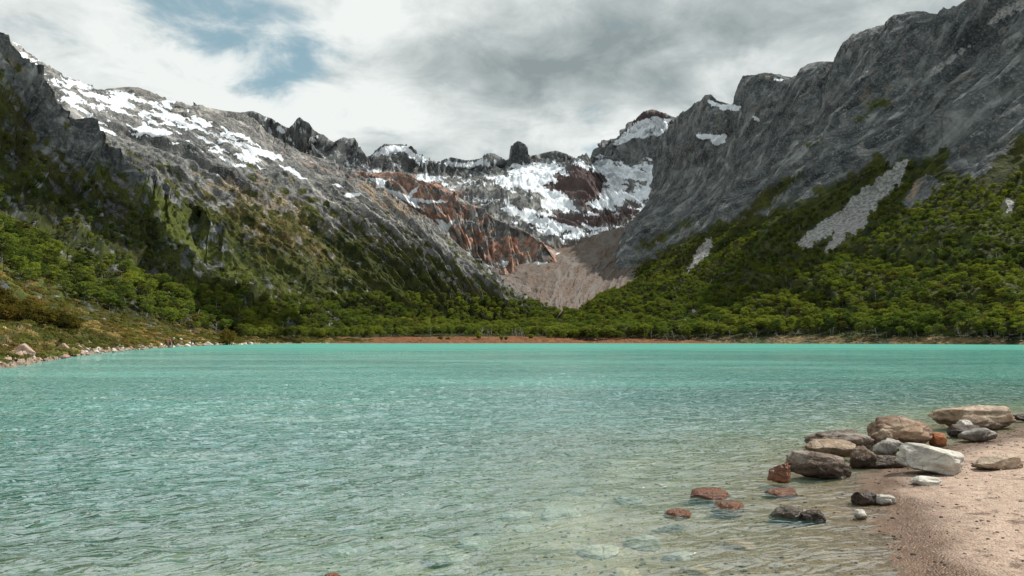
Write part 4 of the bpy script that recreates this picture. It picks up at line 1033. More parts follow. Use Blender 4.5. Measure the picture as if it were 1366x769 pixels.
def build_heath():
    """low heath on the left bank: uncountable ground cover"""
    rg = np.random.default_rng(31)
    sh = SHEETS['left_near_hillside']; g, v = sh['g'], sh['vpar']
    A = np.abs(np.cross(g[1:, :-1, :2] - g[:-1, :-1, :2], g[:-1, 1:, :2] - g[:-1, :-1, :2]))
    dd = np.hypot(g[:-1, :-1, 0], g[:-1, :-1, 1])
    w = A * np.interp(dd, [40, 100, 200, 420], [1.3, .7, .25, .1]) * smooth(2.7, 3.2, v[:-1, :-1]) * smooth(4.95, 4.8, v[:-1, :-1])
    w *= (sh['px'][:-1, :-1] > -60)
    n = rg.poisson(np.clip(w, 0, 3)); ii, jj = np.nonzero(n)
    p = g[ii, jj] + rg.normal(size=(len(ii), 3)) * np.array([.2, .2, 0])
    # tuft prototypes hold a small dome of stems
    keys = []
    for k, (mat, sd) in enumerate(((M_HEATH1, 1), (M_HEATH2, 2), (M_LEAF2, 3), (M_GRASS, 4))):
        r = np.random.default_rng(70 + sd); nl = 150
        P3 = r.normal(size=(nl, 3)); P3 /= np.linalg.norm(P3, axis=1)[:, None]; P3[:, 2] = np.abs(P3[:, 2])
        ctr = P3 * np.array([.75, .75, .38]) * r.uniform(.6, 1.05, (nl, 1))
        nn = P3 + r.normal(size=(nl, 3)) * .5; nn /= np.linalg.norm(nn, axis=1)[:, None]
        t1 = np.cross(nn, r.normal(size=(nl, 3))); t1 /= np.linalg.norm(t1, axis=1)[:, None]; t2 = np.cross(nn, t1); s = .13 * r.uniform(.6, 1.3, (nl, 1))
        q = np.stack([ctr - t1 * s, ctr + t2 * s * .5, ctr + t1 * s, ctr - t2 * s * .5], 1).reshape(-1, 3)
        keys.append((q, mat))
    # merged into a single ground cover mesh
    far = np.hypot(p[:, 0], p[:, 1])
    VV = []; MI = []
    kk = (rg.random(len(p)) * 4).astype(int)
    nz = fbm2(p[:, 0] / 9, p[:, 1] / 9, 3, 300)
    kk = np.clip(((nz + .5 + rg.normal(size=len(p)) * .16) * 4), 0, 3).astype(int)
    for t in range(4):
        q = keys[t][0]; idx = np.nonzero(kk == t)[0]
        ang = rg.uniform(0, 6.28, len(idx)); s = rg.uniform(.6, 1.5, len(idx)) * np.interp(far[idx], [40, 200, 400], [.8, 1.3, 1.9])
        ca, sa = np.cos(ang)[:, None], np.sin(ang)[:, None]
        x = (q[None, :, 0] * ca - q[None, :, 1] * sa) * s[:, None] + p[idx, 0:1]
        y = (q[None, :, 0] * sa + q[None, :, 1] * ca) * s[:, None] + p[idx, 1:2]
        z = q[None, :, 2] * s[:, None] * rg.uniform(.6, 1.2, (len(idx), 1)) + p[idx, 2:3]
        VV.append(np.stack([x, y, z], 2).reshape(-1, 3)); MI.append(np.full(len(idx) * len(q) // 4, t))
    VV = np.concatenate(VV); MI = np.concatenate(MI)
    print('HEATH', len(p), len(VV))
    o = mesh_obj('heath_ground_cover', VV, np.arange(len(VV)).reshape(-1, 4), None, smooth_=False, mats=[M_HEATH1, M_HEATH2, M_LEAF2, M_GRASS], midx=MI)
    tag(o, 'low brown and green heath shrubs and dry grass covering the left bank', kind='stuff')

M_HEATH1 = leaf_material('brown_heath', (.075, .055, .026), (.17, .12, .055), (.20, .155, .065))
M_HEATH2 = leaf_material('sage_heath', (.06, .068, .024), (.14, .145, .05), (.21, .19, .08))
M_GRASS = leaf_material('dry_grass', (.20, .15, .08), (.38, .29, .15), (.30, .23, .12))

# ================================================================== ROCKS
def rock_material(name, c1, c2, c3, wetline=.13, spec=.35, rough=.75, moss=None, gloss=False):
    m, nt, out = new_mat(name)
    pos = nt.new('ShaderNodeNewGeometry').outputs['Position']
    sep = nt.new('ShaderNodeSeparateXYZ'); nt.link(pos, sep.inputs[0]); z = sep.outputs[2]
    n1 = nt.noise(pos, 2.6, 6, .6, .6); n2 = nt.noise(pos, 11, 6, .68); n3 = nt.noise(pos, 55, 4, .65)
    band = nt.noise(nt.mapv(pos, (3, 3, 8), (R_(25), R_(18), 0)), 1.0, 5, .6, .5)
    c = nt.mix(nt.ss(n1, .38, .62), c1, c2)
    c = nt.mix(nt.math('MULTIPLY', nt.ss(band, .48, .66), .5), c, c3)
    c = nt.mix(nt.math('MULTIPLY', nt.ss(n2, .52, .72), .55), c, tuple(x * .32 for x in c1))
    c = nt.mix(.5, c, nt.mix(n3, (.12, .12, .12), (.9, .88, .85)), 'OVERLAY')
    cr = nt.ss(nt.voro(nt.mix(.12, pos, nt.noise(pos, 3, 4, .6, 0, 1)), 2.4, 'DISTANCE_TO_EDGE'), .0, .022)
    c = nt.mix(nt.math('MAXIMUM', cr, nt.ss(n1, .42, .62)), tuple(x * .65 for x in c1), c)
    if moss:
        nm = nt.new('ShaderNodeNewGeometry').outputs['Normal']
        f = nt.ss(nt.noise(pos, 4.2, 4), .42, .56)
        c = nt.mix(f, c, nt.mix(n3, moss, tuple(x * .3 for x in moss)))
    wz = nt.math('ADD', z, nt.math('MULTIPLY', nt.math('SUBTRACT', n2, .5), .16))
    wet = nt.ss(wz, wetline + .02, wetline - .015)
    c = nt.mix(wet, c, nt.mix(1.0, c, (.36, .31, .27), 'MULTIPLY'))
    rg = nt.math('SUBTRACT', rough, nt.math('MULTIPLY', wet, rough - .22)) if not gloss else nt.math('ADD', .12, nt.math('MULTIPLY', n2, .25))
    h = nt.math('ADD', nt.math('MULTIPLY', n1, 1.5), nt.math('ADD', nt.math('MULTIPLY', n2, .9), nt.math('ADD', nt.math('MULTIPLY', n3, .22), nt.math('ADD', nt.math('MULTIPLY', cr, .15), nt.math('MULTIPLY', band, .5)))))
    principled(nt, out, c, rg, nt.bump(h, .85, .06), spec)
    return m

MR = {
    'brown': rock_material('brown_boulder', (.17, .105, .068), (.40, .28, .19), (.44, .38, .31)),
    'layered': rock_material('layered_boulder', (.10, .068, .05), (.29, .23, .19), (.44, .40, .36)),
    'tan': rock_material('tan_boulder', (.29, .205, .135), (.52, .42, .32), (.20, .15, .11)),
    'grey': rock_material('grey_boulder', (.20, .185, .165), (.42, .40, .37), (.14, .125, .11)),
    'white': rock_material('pale_boulder', (.48, .455, .41), (.70, .67, .61), (.30, .28, .25), .02),
    'dark': rock_material('dark_boulder', (.085, .055, .038), (.17, .12, .085), (.26, .24, .21)),
    'orange': rock_material('orange_stone', (.36, .13, .05), (.50, .22, .10), (.25, .09, .04), .03),
    'red_wet': rock_material('wet_red_stone', (.36, .13, .06), (.50, .24, .13), (.22, .10, .07), .3, .5, .4, None, True),
    'moss': rock_material('mossy_stone', (.10, .075, .04), (.20, .16, .09), (.15, .12, .07), .02, .3, .9, (.13, .12, .018)),
    'weed': rock_material('weedy_stone', (.085, .045, .03), (.13, .075, .04), (.10, .06, .04), .1, .5, .6, (.055, .028, .016)),
    'shore': rock_material('pinkish_shore_stone', (.30, .19, .135), (.50, .39, .32), (.22, .14, .11), .1),
    'shore_dark': rock_material('dark_shore_stone', (.12, .10, .085), (.25, .22, .2), (.2, .17, .15), .1),
}

for _k, _c in (('white', ((.58, .55, .47), (.78, .74, .64), (.45, .42, .35))), ('tan', ((.42, .31, .18), (.62, .50, .34), (.30, .22, .13))), ('orange', ((.48, .20, .08), (.62, .32, .14), (.35, .15, .07))),
               ('grey', ((.38, .37, .32), (.55, .53, .46), (.26, .25, .2))), ('shore', ((.45, .32, .22), (.64, .50, .38), (.30, .22, .15)))):
    MR['sub_' + _k] = rock_material('sunken_%s_stone' % _k, _c[0], _c[1], _c[2], -9.0)
ICO = {}
def ico(sub):
    if sub not in ICO:
        bm = bmesh.new(); bmesh.ops.create_icosphere(bm, subdivisions=sub, radius=1)
        bm.verts.ensure_lookup_table()
        ICO[sub] = (np.array([v.co[:] for v in bm.verts]), np.array([[v.index for v in f.verts] for f in bm.faces]))
        bm.free()
    return ICO[sub]

def rock_mesh(seed, dims, sub=5, cuts=7, cutd=.70, rough=.11, boxy=.12, tilt=0.0):
    r = np.random.default_rng(seed); v, f = ico(sub); v = v.copy()
    # superellipsoid tendency
    m = np.abs(v).max(1)[:, None]; v = v * (1 - boxy) + (v / m) * boxy * .86
    v += v * (perlin3(v * .9 + seed, seed % 50)[:, None] * .28)
    for k in range(cuts):
        n = r.normal(size=3); n[2] = abs(n[2]) * .8 - .1; n /= np.linalg.norm(n); d = r.uniform(cutd, cutd + .22)
        s = v @ n - d
        v -= np.where(s > 0, s * .92, 0)[:, None] * n
    v += v * (perlin3(v * 2.6 + seed * 1.7, 3)[:, None] * rough + perlin3(v * 6 + seed, 5)[:, None] * rough * .45 + perlin3(v * 15 + seed, 7)[:, None] * rough * .2)
    if sub >= 5:
        s = np.abs(perlin3(v * np.array([1.3, 1.3, 2.4]) + seed, 9)); v += v * (-(np.clip(.07 - s, 0, .07)) * .5)[:, None]
        v += v * (perlin3(v * 28 + seed, 11)[:, None] * .008)
    # fit to dims
    v -= (v.max(0) + v.min(0)) / 2; v /= (v.max(0) - v.min(0))[None, :]
    v = v * np.array(dims)
    if tilt:
        c, s = math.cos(tilt), math.sin(tilt); x, z = v[:, 0].copy(), v[:, 2].copy(); v[:, 0] = x * c + z * s; v[:, 2] = -x * s + z * c
    v[:, 2] -= v[:, 2].min()
    return v, f

def boulder(px0, px1, py0, py1, mat, seed, label, cat='boulder', name='boulder', sink=.22, depth=.8, tilt=0, rz=0, z=None, flat=None, **kw):
    """a stone whose picture box is known: stands on the beach or bed at the depth of its lower edge"""
    x, y, zg = ground_at((px0 + px1) / 2, py1)
    if z is not None: zg = z
    t = y * 1.0
    w = (px1 - px0) / F * y; 
    # vertical size: subtract the part of the box due to looking down on the top
    hh = (py1 - py0) / F * y
    dep = w * depth
    view = (H - zg) / y
    hgt = max(.07, hh - dep * view * .38) if flat is None else flat
    tot = hgt * (1 + sink)
    v, f = rock_mesh(seed, (w, dep, tot), 5, tilt=tilt, **kw)
    o = mesh_obj(name, v, f, MR[mat])
    o.location = (x * (1 + dep * .4 / y), y + dep * .42, zg - hgt * sink); o.rotation_euler = (0, 0, rz)
    tag(o, label, cat)
    return o

def build_boulders():
    B = boulder
    B(1246, 1350, 541, 572, 'tan', 101, 'long flat-topped tan boulder at the waterline, farthest of the beach boulders', depth=.55, boxy=.22, cuts=5, cutd=.74, rough=.15)
    B(1350, 1385, 551, 562, 'shore_dark', 102, 'dark grey rock at the right end of the farthest flat boulder', 'rock', 'rock')
    B(1276, 1297, 560, 573, 'white', 103, 'small whitish stone leaning against the front of the farthest flat boulder', 'stone', 'stone')
    B(1266, 1312, 567, 583, 'weed', 104, 'low dark brown weedy rock just behind the smooth grey oval stone', 'rock', 'rock', sink=.5)
    B(1282, 1330, 571, 590, 'grey', 105, 'smooth grey oval stone lying on the sand in front of weedy brown rock', 'stone', 'stone', boxy=.1, cuts=3, cutd=.85, rough=.03, sink=.1, tilt=-.12, depth=.6)
    B(1159, 1246, 553, 597, 'brown', 106, 'tall humped brown boulder, the highest on the beach', depth=.75, boxy=.0, cuts=4, cutd=.84, rough=.16, tilt=-.10)
    B(1160, 1200, 570, 597, 'brown', 116, 'dark reddish brown boulder shouldering the left side of the tall humped one', depth=.7, boxy=.3)
    B(1241, 1263, 577, 595, 'orange', 107, 'small orange rock tucked against the right side of tall humped boulder', 'rock', 'rock')
    B(1075, 1170, 575, 603, 'layered', 108, 'broad flat-topped layered boulder at the back left of the boulder cluster', depth=.7, boxy=.15, cuts=5, cutd=.72, rough=.14, z=.02)
    B(1072, 1140, 587, 610, 'tan', 109, 'tan and grey boulder between the layered boulder and the wedge shaped front one', depth=.55, z=.0, boxy=.15, cuts=7)
    B(1052, 1139, 603, 638, 'layered', 110, 'large wedge shaped boulder with shiny pale top and dark wet base at the cluster front', depth=.62, boxy=.1, cuts=9, cutd=.62, rough=.13, z=-.02, tilt=.10)
    B(1021, 1058, 617, 643, 'red_wet', 111, 'small pointed wet red-brown rock standing in the shallow water', 'rock', 'rock', boxy=.1, cuts=12, cutd=.5, z=0)
    B(1133, 1170, 595, 624, 'dark', 112, 'dark rock with pale patch wedged between the front boulder and the round grey one', 'rock', 'rock', z=.0)
    B(1168, 1213, 587, 618, 'grey', 113, 'rounded grey and white boulder in the middle of the cluster', boxy=.2, cuts=7, z=.02)
    B(1194, 1214, 599, 622, 'moss', 114, 'small rock covered with yellow-green moss beside the white slab', 'rock', 'rock', z=.02)
    B(1150, 1215, 606, 624, 'dark', 117, 'low black wet rock in the shadowed gap under the rounded grey boulder', 'rock', 'rock', z=-.02, depth=.4)
    B(1207, 1286, 598, 635, 'white', 115, 'large white sloping slab boulder at the right of the cluster', depth=.8, boxy=.3, cuts=12, cutd=.55, tilt=.16, sink=.15)
    B(1228, 1244, 594, 601, 'grey', 118, 'tiny bluish grey stone on the sand behind the white slab', 'stone', 'stone')
    B(1299, 1366, 608, 628, 'tan', 119, 'flat tan rock lying alone on the dry sand near the right edge', 'rock', 'rock', boxy=.3, cuts=9, cutd=.6, sink=.15, depth=.55, tilt=-.05)
    B(1215, 1257, 636, 648, 'white', 120, 'small flat whitish stone on the sand below the white slab', 'stone', 'stone', boxy=.5, sink=.2, depth=.6)
    B(1165, 1195, 660, 674, 'white', 121, 'small white stone lying against dark weed at the water edge', 'stone', 'stone', boxy=.4, cuts=10)
    B(1137, 1172, 656, 673, 'weed', 122, 'dark brown weed covered rock left of a small white stone', 'rock', 'rock', sink=.6, rough=.16)
    B(1028, 1076, 672, 692, 'grey', 123, 'pale topped stone in the shallows joined to a weedy brown lump', 'stone', 'stone', sink=.4, z=-.03)
    B(1062, 1100, 676, 694, 'weed', 124, 'brown weedy lump on the right of the pale stone in the shallows', 'rock', 'rock', sink=.5, z=-.03, rough=.16)
    B(917, 980, 647, 664, 'red_wet', 125, 'flat wet orange-red stone breaking the water surface, largest of three', 'stone', 'stone', sink=2.5, z=.0, boxy=.3, flat=.05)
    B(948, 995, 663, 678, 'red_wet', 126, 'wet dark red stone just in front of the largest flat orange-red one in the shallows', 'stone', 'stone', sink=2.5, z=0, flat=.045)
    B(884, 924, 675, 687, 'red_wet', 127, 'low dark red stone barely above the water, leftmost in the shallows', 'stone', 'stone', sink=2.5, z=0, flat=.03)
    B(1020, 1064, 647, 658, 'red_wet', 128, 'flat reddish stone awash in front of the small pointed wet rock', 'stone', 'stone', sink=2.5, z=0, flat=.03)
    B(424, 458, 763, 775, 'red_wet', 129, 'small orange stone tip showing above water at the bottom edge', 'stone', 'stone', sink=2.5, z=0, flat=.03)
    B(1140, 1156, 683, 691, 'white', 130, 'tiny pale pebble lying in the wet edge below the weedy rock', 'pebble', 'pebble', sink=.4)
    # submerged stones
    sub = [(690, 660, 46, 'white'), (748, 660, 62, 'white'), (800, 706, 60, 'white'), (595, 712, 60, 'white'), (524, 714, 30, 'white'), (630, 694, 50, 'white'), (575, 714, 34, 'tan'), (455, 696, 44, 'white'), (335, 708, 28, 'shore'),
           (368, 710, 14, 'white'), (205, 734, 38, 'orange'), (262, 752, 44, 'tan'), (340, 762, 60, 'white'), (430, 738, 26, 'tan'), (38, 696, 20, 'tan'), (270, 660, 20, 'tan'), (700, 676, 34, 'white'), (560, 740, 34, 'shore'), (150, 650, 22, 'orange'),
           (10, 735, 60, 'tan'), (520, 765, 60, 'grey'), (860, 700, 60, 'grey'), (660, 735, 44, 'grey'), (720, 744, 34, 'tan'), (835, 742, 50, 'tan'), (905, 720, 46, 'grey'), (470, 668, 30, 'grey'), (610, 640, 36, 'white'), (840, 650, 40, 'grey'), (770, 636, 34, 'grey'), (930, 745, 40, 'tan'), (985, 715, 44, 'shore')]
    rg = np.random.default_rng(9)
    nm = {'white': 'whitish', 'tan': 'tan', 'shore': 'pinkish', 'orange': 'orange', 'grey': 'grey'}
    cnt = {}
    for k, (px, py, w, mt) in enumerate(sub):
        x, y, _ = ground_at(px, py)
        z = float(bed_height(np.array([x]), np.array([y]))[0])
        W_ = w * .82 / F * y
        v, f = rock_mesh(300 + k, (W_, W_ * rg.uniform(.8, 1.3), W_ * .35), 4, cuts=6, boxy=.4)
        o = mesh_obj('stone', v, f, MR['sub_' + mt]); zz = z - W_ * .14; o.location = (x, y, zz); o.rotation_euler = (0, 0, rg.uniform(0, 6))
        tag(o, 'flat %s stone lying under the shallow foreground water' % nm[mt], 'stone', '%s stones under the shallow water' % nm[mt])
    # pebbles scattered on the beach and shallow bed (uncountable)
    V = []; FF = []; n = 0; bv, bf = ico(2)
    rg = np.random.default_rng(19)
    for k in range(15000):
        x = rg.uniform(-6, 10); y = rg.uniform(4.2, 17)
        z = float(BEDZ(x, y))
        if z > .5 or z < -.55: continue
        if z > .16 and rg.random() < .80: continue
        if z < .0 and rg.random() < .6: continue
        s = .004 + .012 * rg.random() ** 3 + (.005 if z < 0 else 0)
        d = np.array([s * rg.uniform(.8, 1.6), s * rg.uniform(.8, 1.3), s * rg.uniform(.4, .7)])
        a = rg.uniform(0, 6.28); v = bv * (1 + .25 * perlin3(bv * 1.3 + k, 2)[:, None]) * d
        c, s_ = math.cos(a), math.sin(a); v = np.stack([v[:, 0] * c - v[:, 1] * s_, v[:, 0] * s_ + v[:, 1] * c, v[:, 2]], 1) + np.array([x, y, z + d[2] * .3])
        V.append(v); FF.append(bf + n); n += len(v)
    o = mesh_obj('pebbles', np.concatenate(V), np.concatenate(FF), MR['shore'])
    me = o.data; me.materials.append(MR['shore_dark']); me.materials.append(MR['white'])
    mi = np.repeat(rg.choice([0, 0, 1, 1, 2], len(V)), len(bf)); me.polygons.foreach_set('material_index', mi.astype(np.int32))
    tag(o, 'fine gravel and small pebbles strewn over the sand and shallows', kind='stuff')

_bx = np.linspace(-8, 12, 500); _by = np.linspace(3.5, 20, 420)
_BG = None
def BEDZ(x, y):
    global _BG
    if _BG is None: X, Y = np.meshgrid(_bx, _by); _BG = bed_height(X, Y)
    i = min(max(int((y - 3.5) / 16.5 * 419), 0), 419); j = min(max(int((x + 8) / 20 * 499), 0), 499)
    return _BG[i, j]

def shore_line_left(t):
    pts = [(-20, 492), (0, 490), (60, 481), (120, 472.5), (180, 466.5), (235, 463), (285, 460.8), (340, 459.4), (400, 458.6)]
    xs = [p[0] for p in pts]; ys = [p[1] for p in pts]
    return float(np.interp(t, xs, ys))

def build_shore_rocks():
    rg = np.random.default_rng(77)
    meshes = [rock_mesh(500 + k, (1.2, .9, .62), 4, cuts=9, cutd=.34, boxy=.5, rough=.06) for k in range(7)]
    protos = []
    def put(loc, s, mt, label, cat, group, k=None, name='rock'):
        k = int(rg.integers(0, 7)) if k is None else k
        key = (k, mt)
        if key not in PR: 
            o0 = mesh_obj(name, meshes[k][0], meshes[k][1], MR[mt]); PR[key] = o0; o = o0
        else:
            o = PR[key].copy(); o.name = name; COL.objects.link(o)
        o.location = loc; o.scale = s; o.rotation_euler = (rg.normal() * .2, rg.normal() * .2, rg.uniform(0, 6.28))
        for kk in ('label', 'category', 'group'):
            if kk in o: del o[kk]
        tag(o, label, cat, group); return o
    PR = {}
    # named stones of the left shore
    def named(px0, px1, py1, Y, mt, label, hz=1.0):
        p = P((px0 + px1) / 2, py1, Y); z = surf_z('left_near_hillside', p[0], p[1])
        w = (px1 - px0) / F * Y
        o = put((p[0], p[1], max(z, 0) - .1), (w / 1.1, w / 1.1, w / 1.1 * hz), mt, label, 'boulder', None, 2, 'boulder'); o.rotation_euler = (0, .25, .4); return o
    named(18, 41, 484, 52.5, 'shore', 'large pinkish boulder on the left waterline, biggest there', 1.1)
    named(76, 92, 460, 74, 'shore', 'bright pinkish boulder alone in the heath above the left shore', 1.2)
    named(234, 240, 462.5, 178, 'white', 'bright white boulder on the left shore beside the three walkers', 1.5)
    named(272, 284, 460, 232, 'white', 'whitish boulder on the left shore between the walkers and the ochre bush', .8)
    n = 0; t = -18.0
    while t < 335:
        py = shore_line_left(t); Y0 = shoreY(py)
        w = np.interp(t, [0, 150, 330], [9, 5.5, 4]) * rg.uniform(.6, 1.5)
        for q in range(int(rg.integers(1, 5))):
            Y = Y0 * (1 - .006 + .010 * q * rg.uniform(.5, 2)) + q * .5
            u = t + rg.normal() * 3
            x = (u - 683) / F * Y0 - q * rg.uniform(.3, .9)
            z = surf_z('left_near_hillside', x, Y)
            if z > 2.5: continue
            s = w / F * Y0 * rg.uniform(.55, 1.15)
            mt = rg.choice(['shore', 'shore', 'white', 'shore_dark', 'tan'])
            nm = {'shore': 'pinkish', 'white': 'pale', 'shore_dark': 'dark grey', 'tan': 'tan'}[mt]
            put((x, Y, max(z, -.1) - .08 * s), (s, s, s * rg.uniform(.7, 1.2)), str(mt), '%s rock in the band of stones along the left waterline' % nm, 'rock', '%s rocks along the left waterline' % nm); n += 1
        t += w * rg.uniform(.45, .95)
    # pale stones in the heath
    for (px, py, Y) in [(5, 446, 66), (22, 443, 72), (78, 430, 92), (119, 443, 104), (6, 454, 58), (150, 428, 150), (232, 441, 200), (270, 449, 240), (262, 452, 225), (240, 446, 210), (255, 455, 210), (30, 460, 62)]:
        p = P(px, py, Y); z = surf_z('left_near_hillside', p[0], p[1]); s = Y * .005 * rg.uniform(.8, 1.6)
        put((p[0], p[1], z), (s * 1.3, s, s), 'white', 'pale stone poking out of the heath on the left bank', 'stone', 'pale stones in the heath on the left bank', name='stone')
    # right shore stones
    for k in range(75):
        px = rg.uniform(880, 1366); Y0 = float(np.interp(px, [850, 920, 1000, 1090, 1180, 1270, 1400], [430, 415, 390, 360, 330, 305, 272]))
        Y = Y0 + rg.uniform(0, 9); x = (px - 683) / F * Y; z = surf_z('right_mountain', x, Y); s = rg.uniform(.6, 1.9)
        mt = rg.choice(['shore_dark', 'shore_dark', 'tan', 'shore']); nm = {'shore': 'pinkish', 'shore_dark': 'dark', 'tan': 'tan'}[mt]
        put((x, Y, max(z, 0) - .1), (s, s, s * .8), str(mt), '%s stone on the driftwood strewn right shore below the forest' % nm, 'stone', '%s stones along the right shore' % nm, name='stone')
    print('SHORE ROCKS', n)

def build_wood():
    rg = np.random.default_rng(5)
    def snag(h, seed):
        r = np.random.default_rng(seed); V = []; Fc = []
        top = Vector((r.normal() * .6, r.normal() * .4, h))
        md = Vector((top.x * .5 + r.normal() * .2, 0, h * .5))
        tube(V, Fc, [(0, 0, -.4), md, top], [.17, .12, .03], 6)
        for k in range(6):
            t = r.uniform(.35, .9); s = Vector((top.x * t, top.y * t, h * t)); a = r.uniform(0, 6.28); L = h * r.uniform(.15, .32)
            e = s + Vector((math.cos(a) * L, math.sin(a) * L, L * r.uniform(.3, 1.0))); tube(V, Fc, [s, s.lerp(e, .5) + Vector((0, 0, .1)), e], [.06, .045, .015], 4)
        return V, Fc
    def log(L, seed):
        r = np.random.default_rng(seed); V = []; Fc = []
        tube(V, Fc, [(-L / 2, 0, .15), (-L * .1, r.normal() * .25, .22), (L / 2, r.normal() * .3, .3)], [.22, .17, .07], 7)
        for k in range(3):
            x = r.uniform(-.2, .4) * L; a = r.uniform(.4, 1.4); e = (x + math.cos(a) * L * .22, r.normal() * .5, .2 + math.sin(a) * L * .2)
            tube(V, Fc, [(x, 0, .2), e], [.07, .02], 4)
        return V, Fc
    S = SNAGS; L = [mesh_obj('driftwood_log', *log(5.5, 80 + k), M_DRIFT) for k in range(4)]
    used = set()
    def put(o, loc, rot, sc, label, cat, group):
        if o.name in used: c = o.copy(); COL.objects.link(c); o = c
        else: used.add(o.name)
        o.location = loc; o.rotation_euler = rot; o.scale = (sc, sc, sc); tag(o, label, cat, group)
    for k in range(34):
        px = rg.choice([rg.uniform(642, 700), rg.uniform(728, 748)]); Y = rg.uniform(462, 486)
        x = (px - 683) / F * Y
        put(S[k % 4], (x, Y, surf_z('valley_floor', x, Y) - .1), (rg.normal() * .12, rg.normal() * .15, rg.uniform(0, 6.28)), rg.uniform(.55, 1.0), 'bleached leafless dead tree between the red bog and the forest', 'dead tree', 'bleached dead trees behind the bog')
    for k in range(26):
        px = rg.uniform(880, 1366); Y0 = float(np.interp(px, [850, 920, 1000, 1090, 1180, 1270, 1400], [430, 415, 390, 360, 330, 305, 272])); Y = Y0 + rg.uniform(6, 15)
        x = (px - 683) / F * Y
        put(S[k % 4], (x, Y, surf_z('right_mountain', x, Y) - .2), (rg.normal() * .3, rg.normal() * .5, rg.uniform(0, 6.28)), rg.uniform(.5, .95), 'leaning leafless dead tree at the edge of the right shore forest', 'dead tree', 'dead trees leaning on the right shore')
    for k in range(64):
        px = rg.uniform(870, 1366); Y0 = float(np.interp(px, [850, 920, 1000, 1090, 1180, 1270, 1400], [430, 415, 390, 360, 330, 305, 272])); Y = Y0 + rg.uniform(0, 10)
        x = (px - 683) / F * Y
        put(L[k % 4], (x, Y, max(surf_z('right_mountain', x, Y), 0) - .05), (rg.normal() * .08, rg.normal() * .12, rg.uniform(0, 3.14)), rg.uniform(.4, 1.0), 'weathered driftwood log lying on the bank of the right shore', 'driftwood', 'driftwood logs on the right shore')
    # pale roots fanning at the waterline
    V = []; Fc = []
    for a in (-.9, -.55, -.2, .1, .45, .8, 1.2): tube(V, Fc, [(0, 0, 2.0), (math.sin(a) * .9, .1, 1.35), (math.sin(a) * 2.1, 0, .0)], [.16, .12, .06], 5)
    p = P(1005, 458, 388); put(mesh_obj('root_plate', V, Fc, M_DEAD), (p[0], 389, .2), (0, 0, 0), 1, 'pale upturned tree root fanning out at the right shore waterline', 'driftwood', None)

# ================================================================== PEOPLE
def simple_mat(name, c, rough=.8):
    m, nt, out = new_mat(name)
    pos = nt.new('ShaderNodeTexCoord').outputs['Object']; n = nt.noise(pos, 14, 4, .6)
    principled(nt, out, nt.mix(n, tuple(x * .75 for x in c), tuple(min(1, x * 1.2) for x in c)), rough, nt.bump(n, .3, .01), .2)
    return m
M_SKIN = simple_mat('skin', (.50, .30, .22), .6)
def skin_obj(name, chains, mat, parent, lvl=1):
    """chains share joints by coordinate; radii per joint; first joint is the root"""
    idx = {}; V = []; E = []; Rr = []
    for ch in chains:
        prev = None
        for (co, r) in ch:
            key = tuple(round(c, 4) for c in co)
            if key not in idx: idx[key] = len(V); V.append(co); Rr.append(r)
            i = idx[key]
            if prev is not None and prev != i: E.append((prev, i))
            prev = i
    me = bpy.data.meshes.new(name); me.from_pydata(V, E, []); me.materials.append(mat)
    o = bpy.data.objects.new(name, me); COL.objects.link(o); o.parent = parent
    md = o.modifiers.new('skin', 'SKIN'); md.use_smooth_shade = True
    for i, r in enumerate(Rr): me.skin_vertices[0].data[i].radius = (r, r)
    me.skin_vertices[0].data[0].use_root = True
    sb = o.modifiers.new('sub', 'SUBSURF'); sb.levels = lvl; sb.render_levels = lvl
    return o
